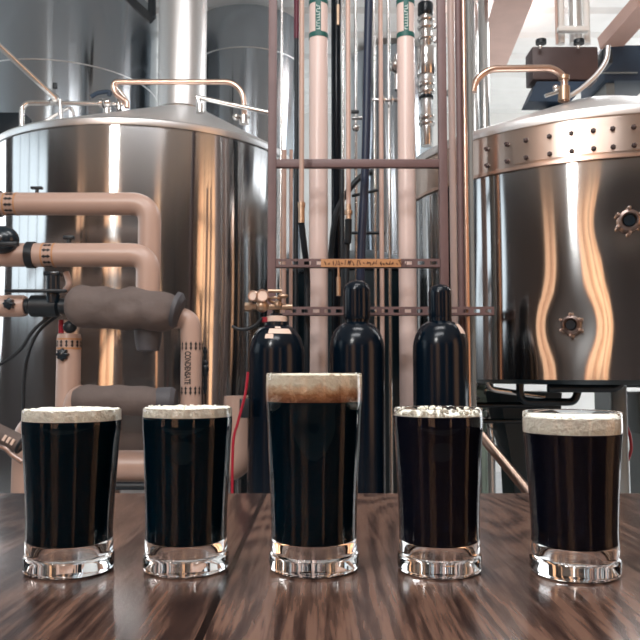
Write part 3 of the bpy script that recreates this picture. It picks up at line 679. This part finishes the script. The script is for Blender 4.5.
# cross rods upper middle (valves between thin pipes)
mb = MB(); mb.cyl(at(372, 100, 3.9), at(398, 100, 3.9), W(2, 3.9)); mb.torus(at(384, 100, 3.88), W(4, 3.88), W(1, 3.88), (1, 0, 0), 18, 8); mb.torus(at(392, 100, 3.88), W(4, 3.88), W(1, 3.88), (1, 0, 0), 18, 8)
solo('clamped_crosspipe', mb, M['steel'], 'short horizontal clamped pipe left of the right white pipe', 'pipe')
mb = MB(); mb.cyl(at(397, 90, 3.95), at(397, 55, 3.95), W(3, 3.95)); mb.ball(at(396, 66, 3.93), W(7, 3.93), (1, 1, 1), 10)
solo('check_valve', mb, M['steel'], 'rounded steel valve beside the right white pipe', 'valve')
vg = thing('gauge_valve', 'small black-handled steel valve left of the navy hose', 'valve', at(355, 130, 3.8))
mb = MB(); mb.cyl(at(352, 118, 3.8), at(362, 118, 3.8), W(2, 3.8)); mb.ball(at(356, 128, 3.8), W(4, 3.8), seg=8); mb.build('body', M['steel'], vg)
MB().rbox(at(355, 112, 3.78), (W(8, 3.8), .02, .015), .003).build('handle', M['black'], vg)
# tri-clamp column
Y = 3.9; tc = thing('triclamp_column', 'stack of clamped steel fittings between right white pipe and post', 'fitting', (at(426, 150, Y).x, Y, at(426, 150, Y).z))
def zc(y): return at(426, y, Y).z
xx = at(426, 70, Y).x
def seg_(nm, y0, y1, r, m): return MB().lathe([(0, zc(y1)), (W(r, Y)*.96, zc(y1)), (W(r, Y), zc(y1)+.004), (W(r, Y), zc(y0)-.004), (W(r, Y)*.96, zc(y0)), (0, zc(y0))], (xx, Y, 0), seg=32).build(nm, m, tc)
seg_('upper_tube', -45, 4, 5, M['steel_rough']); seg_('black_coupling', 4, 15, 8, M['black_gloss']); seg_('tube', 15, 48, 6.2, M['steel'])
for y in (20, 28, 39): seg_('clamp', y-1.5, y+1.5, 8.4, M['steel'])
seg_('sight_glass', 48, 76, 9.5, M['steel']); seg_('taper', 76, 84, 8, M['steel_rough'])
for y in (85, 92): seg_('clamp', y-1.8, y+1.8, 8.6, M['steel'])
seg_('neck', 84, 97, 6.5, M['steel']); seg_('dark_opening', 96, 99, 7.5, M['black_gloss']); seg_('white_tube', 99, 116, 5.8, M['steel_rough'])
for y in (118, 124): seg_('clamp', y-1.6, y+1.6, 8.2, M['steel'])
seg_('lower_tube', 116, 146, 5.5, M['steel'])
for y in (26, 40): MB().rbox((xx+W(11, Y), Y, zc(y)), (.03, .02, .03), .004).build('wing_nut', M['steel'], tc)
# rail behind upper left: bright rectangle valve
mb = MB(); mb.rbox(at(449, 93, 3.9), (W(5, 3.9), .03, W(6, 3.9)), .004); mb.cyl(at(449, 39, 3.6), at(454, 39, 3.6), .01)
solo('small_bracket', mb, M['grey_paint'], 'small grey bracket on the white riser', 'bracket')

# ------------------------------------------------------------------ gas cylinders
def cylinder(px, hw, ysh, Y, lab, cap=True):
    x = at(px, 350, Y).x; R = W(hw, Y); zs_ = at(px, ysh, Y).z       # zs_ = top of shoulder
    t = thing('gas_cylinder', lab, 'gas cylinder', (x, Y, 0), 'gas cylinders in front of the rack')
    hsh = R*1.05
    pr = [(0, 0), (R*.93, 0), (R, .02)]+[(R, .02+(zs_-hsh-.02)*i/6) for i in range(1, 7)]
    pr += [(R*(.30+.70*math.cos(a)), zs_-hsh+hsh*math.sin(a)) for a in [PI/2*i/12 for i in range(1, 13)]]+[(0, zs_)]
    MB().lathe(pr, (x, Y, 0), seg=64).build('body', M['navy'], t)
    MB().lathe([(R*.30, zs_-.004), (R*.42, zs_-.004), (R*.42, zs_+.012), (R*.30, zs_+.016)], (x, Y, 0), seg=40).build('neck_ring', M['navy'] if cap else M['black_gloss'], t)
    return t, x, R, zs_
for (px, hw, ysh, ycap, capw, lab) in ((357, 27.5, 322, 280, 13.5, 'black gas cylinder with domed cap, middle one behind the tall glass'), (440.5, 27.5, 321, 284, 11.5, 'black gas cylinder with domed cap, right one beside the rack post')):
    t, x, R, zs_ = cylinder(px, hw, ysh, 3.1, lab)
    zt = at(px, ycap, 3.1).z; rc = W(capw, 3.1); hh = zt-zs_
    pr = [(rc*.96, zs_+.01), (rc, zs_+.02)]+[(rc, zs_+.02+(hh-rc*.8-.02)*i/4) for i in range(1, 5)]+[(rc*math.cos(a), zt-rc*.8+rc*.8*math.sin(a)) for a in [PI/2*i/8 for i in range(1, 8)]]+[(0, zt)]
    MB().lathe(pr, (x, 3.1, 0), seg=40).build('valve_cap', M['navy'], t)
def shoulder_sticker(t, x, Y, R, zs_, pts, m, nm='sticker'):
    # patch on the sloping shoulder: grid over (angle, param)
    (a0, a1_, s0, s1) = pts; mb = MB(); hsh = R*1.05; n = 8; vs = []
    for j in range(n+1):
        ph = s0+(s1-s0)*j/n
        for i in range(n+1):
            th = a0+(a1_-a0)*i/n; r = R*(.30+.70*math.cos(ph))+.0015; vs.append((x+r*math.cos(th), Y+r*math.sin(th), zs_-hsh+hsh*math.sin(ph)+.0015))
    mb.add(vs, [(j*(n+1)+i, j*(n+1)+i+1, (j+1)*(n+1)+i+1, (j+1)*(n+1)+i) for i in range(n) for j in range(n)])
    return mb.build(nm, m, t, recalc=False)
shoulder_sticker(t, x, 3.1, R, zs_, (-PI/2+.75, -PI/2+1.25, .55, 1.05), M['sticker'])
t, x, R, zs_ = cylinder(276, 28, 325, 3.05, 'black gas cylinder with open valve and paper stickers, left one', cap=False)
shoulder_sticker(t, x, 3.05, R, zs_, (-PI/2-.28, -PI/2+.75, .72, .98), M['sticker'])
shoulder_sticker(t, x, 3.05, R, zs_, (-PI/2-.38, -PI/2-.05, .52, .70), M['sticker'])
shoulder_sticker(t, x, 3.05, R, zs_, (-PI/2+.0, -PI/2+.3, 1.0, 1.12), M['sticker'])
d = MB(); q = at(275, 335, 3.05-R*.78); d.box((0, 0, 0), (.014, .001, .014), Matrix.Rotation(PI/4, 3, 'Y')); d.v = [v+Vector((q.x, 3.05-R*.72-.004, q.z-.003)) for v in d.v]
d.build('warning_diamond', M['orange_tape'], t)
zt = at(276, 321, 3.05).z
MB().lathe([(.035, zs_+.01), (.045, zs_+.01), (.045, zs_+.032), (.035, zs_+.036)], (x, 3.05, 0), seg=32).build('collar_label', M['sticker'], t)
MB().box((x-.045, 3.03, zs_+.02), (.02, .03, .02)).build('red_tab', M['red'], t)
MB().lathe([(0, zs_), (.026, zs_), (.026, zs_+.045), (.016, zs_+.05), (.016, zs_+.09), (0, zs_+.09)], (x, 3.05, 0), seg=24).build('valve_stem', M['black_gloss'], t)
rg = thing('regulator', 'bronze pressure regulator with gauges on the left gas cylinder', 'regulator', at(262, 310, 3.0))
mb = MB(); a = at(247, 307, 3.0); b = at(292, 307, 3.03); mb.cyl(a, b, W(3, 3.0), 16); mb.cyl(at(245, 307, 3.0), at(252, 307, 3.0), W(4.5, 3.0), 6); mb.ball(at(262, 306, 3.0), W(6.5, 3), seg=12); mb.ball(at(278, 305, 3.02), W(5, 3), seg=12)
mb.cyl(at(264, 306, 3.0), at(262, 296, 2.98), W(2, 3)); mb.build('body', M['brass'], rg)
for (gx, gy, r) in ((262, 296, 6.5), (254, 296, 5.5)):
    nrm = Vector((.25 if gx == 262 else -.5, -1, .1)).normalized(); g = MB().lathe([(0, -.012), (W(r, 3), -.012), (W(r, 3), .01), (W(r, 3)*.86, .014), (W(r, 3)*.84, .008), (0, .008)], at(gx, gy, 2.98), seg=28, axis=nrm).build('gauge', M['copper'], rg)
    MB().lathe([(0, .009), (W(r, 3)*.8, .009), (0, .0095)], at(gx, gy, 2.98), seg=24, axis=nrm).build('dial', M['sticker'], g)
mb = MB(); mb.cyl(at(268, 291, 3.0), at(282, 291, 3.0), W(1.8, 3)); mb.ball(at(283, 296, 3.0), W(3.5, 3), (1.6, 1, .7), 10); mb.torus(at(275, 300, 3.0), W(6, 3), W(1.3, 3), (0, .3, 1), 20, 8); mb.build('handwheel', M['brass'], rg)
mb = MB(); mb.tube(spline(P3([(262, 318), (256, 325), (247, 329), (238, 329), (232, 326)], 3.0)), W(1.6, 3), 10); mb.build('hose', M['black'], rg)
mb = MB(); mb.tube(spline(P3([(248, 372), (245, 395), (238, 422), (233, 446), (232, 520)], 2.85)), W(1.4, 2.85), 10)
solo('red_hose', mb, M['red'], 'thin red hose hanging left of the gas cylinder', 'hose')
mb = MB(); mb.rbox(at(245, 408, 2.95), (W(10, 2.95), .05, W(19, 2.95)), .006)
solo('wall_clamp', mb, M['black'], 'black clamp block beside the left gas cylinder', 'clamp')

# ------------------------------------------------------------------ left insulated pipework
def jring(mb, p, ax, R): return mb.lathe([(R, -.007), (R+.003, -.007), (R+.003, .007), (R, .007)], p, seg=32, axis=ax)
def arrow_band(parent, c, ax, R, w, count=12, tape=True, lines=True):
    """thin orange lines and black double arrows around a pipe of axis ax"""
    ax = Vector(ax).normalized(); u = ax.orthogonal().normalized(); v = ax.cross(u); c = Vector(c)
    if lines:
        mb = MB()
        for s in (-1, 1): mb.lathe([(R, -.003), (R+.0014, -.003), (R+.0014, .003), (R, .003)], c+ax*(s*w*.62), seg=32, axis=ax)
        mb.build('orange_stripe', M['orange_tape'], parent)
    mb = MB()
    for k in range(count):
        a = 2*PI*k/count; da = PI/count*.62; vs = []
        prof = [(-1, 0), (-.35, 1), (-.3, .45), (.3, .45), (.35, 1), (1, 0), (.35, -1), (.3, -.45), (-.3, -.45), (-.35, -1)]
        for (s, t_) in prof:
            an = a+t_*da; vs.append(c+ax*(s*w*.5)+(u*math.cos(an)+v*math.sin(an))*(R+.002))
        mb.add(vs, [list(range(10))])
    mb.build('arrow_marks', M['ink'], parent, recalc=False)
# upper pipe
P1Y = 3.3; R1 = W(11.5, P1Y)
t = thing('insulated_pipe', 'topmost tan jacketed pipe at left, bending down at its right end', 'pipe', at(60, 204, P1Y), 'tan jacketed pipes at the left')
pts = [at(-420, 204, P1Y), at(150, 204, P1Y), at(150, 300, P1Y)]; pts[0].z = pts[1].z; pts[2].x = pts[1].x
MB().tube(fillet(pts, .085, 10), R1, 32).build('jacket', M['jacket'], t)
jz = pts[0].z; p = at(12, 204, P1Y); arrow_band(t, (p.x, P1Y, jz), (1, 0, 0), R1, W(9, P1Y))
MB().lathe([(R1, -.01), (R1+.008, -.01), (R1+.008, .01), (R1, .01)], (at(-1, 204, P1Y).x, P1Y, jz), seg=32, axis=(1, 0, 0)).build('black_joint', M['black'], t)
vh = MB(); vh.cyl((at(37, 190, P1Y).x, P1Y, jz+R1-.005), (at(37, 190, P1Y).x, P1Y, jz+R1+.02), .008, 10); vh.rbox((at(37, 188, P1Y).x, P1Y, jz+R1+.022), (W(12, P1Y), .02, .012), .003); vh.build('valve_handle', M['black'], t)
# second pipe
P2Y = 3.15; R2 = W(12, P2Y)
t = thing('insulated_pipe', 'second tan jacketed pipe from the top at left, with a black joint', 'pipe', at(60, 255, P2Y), 'tan jacketed pipes at the left')
pts = [at(-420, 255, P2Y), at(148.5, 255, P2Y), at(148.5, 318, P2Y)]; pts[0].z = pts[1].z; pts[2].x = pts[1].x
MB().tube(fillet(pts, .08, 10), R2, 32).build('jacket', M['jacket'], t)
p = at(50, 255, P2Y); arrow_band(t, (p.x, P2Y, pts[0].z), (1, 0, 0), R2, W(9, P2Y))
MB().lathe([(R2*.9, -.016), (R2+.006, -.016), (R2+.006, .016), (R2*.9, .016)], (at(31.5, 255, P2Y).x, P2Y, pts[0].z), seg=32, axis=(1, 0, 0)).build('black_joint', M['black'], t)
vh = MB(); xx = at(69, 240, P2Y).x; vh.cyl((xx, P2Y, pts[0].z+R2-.005), (xx, P2Y, pts[0].z+R2+.02), .01, 10); vh.rbox((xx, P2Y, pts[0].z+R2+.024), (W(11, P2Y), .025, .016), .004); vh.build('valve_handle', M['black'], t)
# dark actuator at left between them
t = thing('valve_actuator', 'black rounded valve actuator at the left edge between two tan pipes', 'valve', at(5, 247, 3.1))
mb = MB(); mb.ball(at(3, 240, 3.1), W(16, 3.1), (1, .8, .9), 14); mb.build('housing', M['black_gloss'], t)
MB().rbox(at(5, 244, 3.02), (W(26, 3.1), .03, W(4, 3.1)), .004).build('lever', M['black'], t)
# third short pipe with knob
P3Y = 3.1; R3 = W(11, P3Y)
t = thing('insulated_pipe', 'short tan jacketed pipe stub at left carrying a black star knob', 'pipe', at(0, 306, P3Y), 'tan jacketed pipes at the left')
a, b = at(-420, 306, P3Y), at(26, 306, P3Y); a.z = b.z; MB().tube([a, b-Vector((.012, 0, 0)), b], [R3, R3, R3*.9], 32).build('jacket', M['jacket'], t)
def knob(parent, c, r):
    mb = MB(); n = 8; pr = []
    for k in range(48):
        a = 2*PI*k/48; rr = r*(1+.14*math.cos(n*a)); pr.append((rr*math.cos(a), rr*math.sin(a)))
    vs = [(c.x+x, c.y, c.z+z) for x, z in pr]+[(c.x+x*.9, c.y-.018, c.z+z*.9) for x, z in pr]+[(c.x+x*.4, c.y-.024, c.z+z*.4) for x, z in pr]
    fs = [(i, (i+1) % 48, 48+(i+1) % 48, 48+i) for i in range(48)]+[(48+i, 48+(i+1) % 48, 96+(i+1) % 48, 96+i) for i in range(48)]+[[96+i for i in range(48)]]+[[i for i in range(48)][::-1]]
    mb.add(vs, fs); mb.build('star_knob', M['black_gloss'], parent)
knob(t, at(9.5, 304, P3Y-R3-.002), W(5.5, 3))
# black valve between stub and wrapped pipe
t = thing('ball_valve', 'black valve between the pipe stub and the cloth-wrapped pipe', 'valve', at(46, 318, 3.1))
mb = MB(); mb.tube([at(25, 306, 3.1), at(30, 306, 3.1), at(32, 306, 3.1), at(58, 306, 3.1), at(60, 306, 3.1), at(70, 306, 3.1)], [R3*.7, R3*.7, R3*1.0, R3*1.0, R3*.7, R3*.7], 24); mb.build('body', M['black'], t)
mb = MB(); mb.cyl(at(53, 303, 3.08), at(53, 276, 3.08), W(7, 3.1), 16); mb.rbox(at(53, 274, 3.08), (W(16, 3.1), .05, .018), .004); mb.build('bonnet', M['black_gloss'], t)
mb = MB(); mb.rbox(at(36, 291, 3.05), (W(62, 3.05), .025, .013), .004); mb.build('lever', M['black'], t)
mb = MB(); mb.tube(spline(P3([(66, 272), (69, 284), (64, 292)], 3.2)), W(3, 3.2), 12); mb.build('stem_pipe', M['salmon'], t)
# black cables
mb = MB(); mb.tube(spline(P3([(55, 312), (34, 330), (20, 350), (4, 362), (-15, 372)], 3.12)), W(1.8, 3.1), 10); solo('black_cable', mb, M['black'], 'black cable drooping from the valve to the left edge', 'cable')
mb = MB(); mb.tube(spline(P3([(60, 314), (40, 330), (29, 352), (24, 380), (24, 420), (30, 520)], 3.2)), W(1.8, 3.1), 10)
solo('black_cable', mb, M['black'], 'black cable hanging from the valve straight down behind the leftmost glass', 'cable')
# cloth-wrapped pipe
t = thing('wrapped_pipe', 'bulky grey-brown cloth wrapping on the horizontal pipe at left centre', 'pipe', at(120, 328, 3.05))
pts = [at(68, 306, 3.08)+(at(178, 312, 3.08)-at(68, 306, 3.08))*(i/24) for i in range(25)]
rr = [W(r, 3.08) for r in [12, 17, 19.5, 20.5, 20.5, 20, 20, 20, 20.2, 20.4, 20.5, 20.5, 20.6, 20.6, 20.5, 20.4, 20.2, 20, 19.8, 19.6, 19.4, 19, 18.4, 17, 14]]
MB().tube(pts, rr, 40, wob=.22).build('cloth', M['cloth'], t)
MB().tube([at(174, 310, 3.07), at(178, 311, 3.07), at(181, 312, 3.07)], [W(18.5, 3.07), W(18, 3.07), W(14, 3.07)], 32, wob=.2).build('folded_end', M['cloth_dark'], t)
pts = fillet([at(170, 314, 3.12), at(191.5, 320, 3.12), at(191.5, 350, 3.12)], .05, 8)
t = thing('insulated_pipe', 'vertical tan jacketed pipe marked CONDENSATE above the second glass', 'pipe', at(191, 420, 3.12), 'tan jacketed pipes at the left')
R4 = W(10.5, 3.12); xc = at(191.5, 350, 3.12).x
MB().tube(fillet([at(165, 318, 3.12), at(190.5, 318, 3.12), Vector((xc, 3.12, at(191, 350, 3.12).z)), Vector((xc, 3.12, 0))], .065, 10), R4, 36).build('jacket', M['jacket'], t)
arrow_band(t, (xc, 3.12, at(191, 345.5, 3.02).z), (0, 0, 1), R4, W(9, 3.1), count=14, lines=False)
arrow_band(t, (xc, 3.12, at(191, 391, 3.02).z), (0, 0, 1), R4, W(9, 3.1), count=14, lines=False)
def text_mesh(body, size):
    cu = bpy.data.curves.new('text', 'FONT'); cu.body = body; cu.size = size; cu.align_x = 'CENTER'; cu.align_y = 'CENTER'; cu.extrude = 0; cu.offset = size*.035
    o = bpy.data.objects.new('text', cu); COL.objects.link(o); bpy.context.view_layer.update()
    dg = bpy.context.evaluated_depsgraph_get(); me = o.evaluated_get(dg).to_mesh()
    v = [x.co.copy() for x in me.vertices]; f = [list(p.vertices) for p in me.polygons]; o.evaluated_get(dg).to_mesh_clear()
    bpy.data.objects.remove(o); return v, f
v, f = text_mesh('CONDENSATE', W(8.5, 3.05)); zz0 = at(191, 351, 3.02).z; zz1 = at(191, 384.5, 3.02).z; L_ = max(a.x for a in v)-min(a.x for a in v); k = (zz0-zz1)/L_
mb = MB(); vs = []
for a in v:   # text runs downwards: local +x -> -z, local +y -> +x
    an = (a.y-W(2.2, 3))/R4; vs.append((xc+(R4+.0016)*math.sin(an), 3.12-(R4+.0016)*math.cos(an), (zz0+zz1)/2-a.x*k))
mb.add(vs, f); mb.build('lettering', M['ink'], t, recalc=False)
mb = MB()
for (y, w_) in ((351, 3), (357, 2.5), (363, 3.6), (369, 5), (374, 3.6), (381, 2.6), (388, 3)): mb.ball(at(205, y, 3.16), W(w_, 3.16), (.8, .6, 1), 8)
mb.cyl(at(205, 347, 3.16), at(205, 394, 3.16), W(1.6, 3.16), 8)
solo('steam_trap', mb, M['black'], 'narrow black fitting running beside the CONDENSATE pipe', 'fitting')
mb = MB(); mb.lathe([(0, 0), (W(11, 3.15), .006), (W(13, 3.15), W(10, 3.15)), (W(14, 3.15), W(22, 3.15)), (0, W(22, 3.15))], at(148, 352, 3.15), seg=28)
solo('grey_bucket', mb, M['cloth_dark'], 'dark grey rounded end cap under the cloth wrapping', 'cap')
# left riser with arrows and knob
P5Y = 3.15; t = thing('insulated_pipe', 'vertical tan jacketed pipe with arrows and black knob above the leftmost glass', 'pipe', (at(68, 400, P5Y).x, P5Y, .3), 'tan jacketed pipes at the left')
x5 = at(68.5, 370, P5Y).x; R5 = W(11.8, P5Y); zt5 = at(68, 334, P5Y).z
MB().tube([(x5, P5Y, 0), (x5, P5Y, zt5-.012), (x5, P5Y, zt5)], [R5, R5, R5*.92], 36).build('jacket', M['jacket'], t)
arrow_band(t, (x5, P5Y, at(68, 343.5, P5Y-R5).z), (0, 0, 1), R5, W(7.5, P5Y), count=14)
knob(t, at(63, 354.5, P5Y-R5+.004), W(6, 3.1))
mb = MB(); mb.cyl(at(61, 333, P5Y), at(61, 320, P5Y), W(2.4, 3.15)); mb.build('red_stub', M['red'], t)
mb = MB(); mb.cyl(at(66, 333, P5Y), at(66, 320, P5Y), W(2, 3.15)); mb.build('stub', M['jacket_white'], t)
mb = MB(); mb.ball(at(70, 327, P5Y-.02), W(7, 3.15), (1, .7, .9), 12); mb.build('valve', M['black'], t)
# lower wrapped pipe
t = thing('wrapped_pipe', 'lower cloth-wrapped pipe right above the leftmost glass', 'pipe', at(122, 415, 3.05))
pts = [at(74, 399, 3.08)+(at(160, 401, 3.08)-at(74, 399, 3.08))*(i/16) for i in range(17)]
MB().tube(pts, [W(r, 3.08) for r in [9, 13, 14.5]+[15]*11+[14.5, 14, 11]], 36, wob=.16).build('cloth', M['cloth'], t)
MB().tube([at(158, 401, 3.09), at(172, 401, 3.09), at(176, 401, 3.09)], [W(14.3, 3.09), W(14, 3.09), W(11, 3.09)], 32, wob=.12).build('folded_end', M['cloth_dark'], t)
MB().tube(fillet([at(70, 412, 3.1), at(74, 396, 3.1), at(84, 392, 3.1)], .04), W(8, 3.1), 24).build('elbow', M['jacket'], t)
# lowest pipe run behind the glasses
t = thing('insulated_pipe', 'lowest tan jacketed pipe run just above the table edge', 'pipe', at(130, 482, 3.2), 'tan jacketed pipes at the left')
pts = [G(29, 3.2), at(29, 427, 3.2), at(60, 427, 3.2)]
MB().tube(fillet(pts, .07, 10), W(15, 3.2), 32).build('elbow_jacket', M['jacket'], t)
pts = [at(50, 466, 3.25), at(239, 466, 3.25), at(239, 396, 3.25)]; pts[2].x = pts[1].x
MB().tube(fillet(pts, .07, 10), [W(16.5, 3.25)]*1+[W(16.5, 3.25)]*11+[W(13, 3.25)] if False else W(15.5, 3.25), 32).build('jacket', M['jacket'], t)
MB().cyl(at(36, 486, 3.2), at(150, 486, 3.2), W(4, 3.2)).build('base_rail', M['black'], t)
t = thing('clamp_sleeve', 'brown cylindrical sleeve with bright buckles at the lower left edge', 'clamp', at(8, 455, 2.9))
a, b = at(-12, 428, 2.9), at(21, 445, 2.9); MB().tube([a, a+(b-a)*.9, b], [W(9, 2.9), W(9.5, 2.9), W(8.5, 2.9)], 28).build('sleeve', M['cloth'], t)
MB().tube(fillet([b-(b-a)*.9, a-(b-a)*1.2, Vector(((a-(b-a)*1.2).x, 2.9, 0))], .08), W(6, 2.9), 20).build('stand_pipe', M['steel_rough'], t)
d = (b-a).normalized(); MB().torus(b, W(8, 2.9), W(1.6, 2.9), d, 28, 8).build('end_ring', M['black'], t)
for k in (.62, .74, .86):
    c = a+(b-a)*k; MB().box(c+Vector((0, -W(9, 2.9), .005)), (W(2.6, 2.9), .01, W(6, 2.9)), Matrix.Rotation(math.radians(30), 3, 'Y')).build('buckle', M['sticker'], t)
mb = MB(); mb.tube(spline(P3([(-12, 444), (4, 448), (12, 455), (22, 462)], 2.85)), W(2.5, 2.85), 10); mb.build('steel_link', M['port_metal'], t)

# ------------------------------------------------------------------ tubes on the left tank's lid
TY = 4.0
t = thing('spray_line', 'copper-tinted tube arching across the flue above the left lid', 'pipe', at(240, 115, TY))
mb = MB(); mb.tube(fillet(P3([(127, 108), (127, 102), (114, 93), (113, 82), (232, 82), (243, 92), (245, 122)], TY), .06), W(2.8, TY), 14); mb.build('tube', M['copper'], t)
mb = MB(); mb.cyl(at(244, 116, TY), at(244, 124, TY), W(5, TY)); mb.cyl(at(233, 117, TY), at(250, 117, TY), W(2, TY)); mb.ball(at(236, 117, TY-.02), W(3.5, TY), seg=8); mb.build('valve', M['steel'], t)
t = thing('cip_line', 'thin steel tube running right over the lid from the flue', 'pipe', at(200, 105, 3.95))
mb = MB(); mb.tube(fillet(P3([(200, 112), (198, 98), (196, 97), (275, 114)], 3.95), .03), W(2.4, 3.95), 12); mb.build('tube', M['steel'], t)
mb = MB(); mb.cyl(at(200, 104, 3.95), at(200, 113, 3.95), W(4, 3.95)); mb.build('ferrule', M['steel'], t)
t = thing('valve_line', 'steel tube with blue-black handled valve on the left lid', 'pipe', at(70, 128, 4.05))
mb = MB(); mb.tube(fillet(P3([(22, 150), (22, 108), (27, 103), (48, 103)], 4.05), .05), W(2.8, 4.05), 14); mb.cyl(at(46, 103, 4.05), at(126, 104, 4.05), W(2.2, 4.05)); mb.build('tube', M['steel'], t)
mb = MB(); MB().ball(at(54, 99, 4.03), W(5.5, 4.05), seg=10).build('valve_body', M['steel'], t); mb.ball(at(107, 103, 4.03), W(5, 4.05), seg=10); mb.cyl(at(100, 103, 4.03), at(103, 103, 4.03), W(5, 4)); mb.cyl(at(107, 103, 4.05), at(107, 116, 4.05), W(4, 4)); mb.build('valve_body', M['steel'], t)
MB().cyl(at(119, 98, 4.05), at(119, 110, 4.05), W(3, 4)).build('riser', M['steel'], t); MB().cyl(at(60, 100, 4.05), at(61, 122, 4.05), W(2.4, 4)).build('riser', M['steel'], t)
mb = MB(); mb.tube(spline(P3([(91, 97), (98, 93), (109, 92), (109, 96)], 4.0)), W(2.2, 4), 10); mb.build('blue_handle', M['blue_dark'], t)
MB().rbox(at(55, 86, 4.0), (W(4, 4), .02, W(6, 4)), .003).build('black_handle', M['black'], t)
mb = MB(); mb.tube(fillet(P3([(114, 84), (126, 99), (127, 104)], 4.02), .03), W(2, 4.02), 10); mb.build('link_tube', M['steel'], t)
mb = MB(); mb.cyl(at(-20, 28, 3.7), at(55, 98, 4.0), W(3.2, 3.8), 16)
solo('diagonal_pipe', mb, M['steel'], 'straight steel pipe slanting down from the upper left edge', 'pipe')
mb = MB(); mb.tube(spline(P3([(38, 130), (45, 122), (58, 114), (70, 108), (74, 116)], 4.1)), W(1.8, 4.1), 10); solo('lid_handle', mb, M['steel_rough'], 'long curved grab handle on the left edge of the tank lid', 'handle')
mb = MB(); mb.tube(spline(P3([(31, 135), (32, 128), (38, 124), (45, 124)], 4.1)), W(2, 4.1), 10)
solo('lid_handle', mb, M['steel_rough'], 'short bent tube at the far left of the tank lid beside the grab handle', 'handle')
mb = MB(); mb.rbox(at(4, 134, 4.9), (W(48, 4.9), .15, W(38, 4.9)), .01)
solo('control_box', mb, M['black_gloss'], 'black box at the left edge behind the brew tank rim', 'box')
mb = MB(); bar(mb, at(124, -6, 5.2), at(152, 20, 5.2), .05, .05); mb.cyl(at(152, 18, 5.2), at(152, -30, 5.2), W(4, 5.2))
solo('dark_bracket', mb, M['black'], 'dark angled bracket at the top left of the flue', 'bracket')

# right edge below the kettle
mb = MB(); mb.rbox(at(642, 412, 5.0), (W(26, 5), .3, W(40, 5)), .01); p = at(642, 430, 5); mb.box((p.x, 5.0, p.z/2), (W(14, 5), .2, p.z))
solo('grey_pump', mb, M['grey_paint'], 'grey pump unit at the right edge beyond the kettle leg', 'pump')
mb = MB(); mb.cyl((at(650, 384, 4.7).x-.2, 4.7, at(640, 384, 4.7).z), (at(650, 384, 4.7).x+.2, 4.7, at(640, 384, 4.7).z), W(3.5, 4.7)); solo('black_rail', mb, M['black'], 'black rail at the right edge just below the kettle', 'rail')
mb = MB(); mb.tube(spline(P3([(626, 425), (630, 436), (631, 450), (626, 464), (620, 480), (622, 520)], 3.75)), W(1.6, 3.75), 10)
solo('red_hose', mb, M['red'], 'red hose curving beside the grey kettle leg at right', 'hose')

for o in list(bpy.data.objects):
    for k in ('_o', '_empty'):
        if k in o: del o[k]
# ------------------------------------------------------------------ view
vs_ = S.view_settings; vs_.view_transform = 'Standard'; vs_.look = 'None'; vs_.gamma = 1; vs_.exposure = 0.0; vs_.use_curve_mapping = False
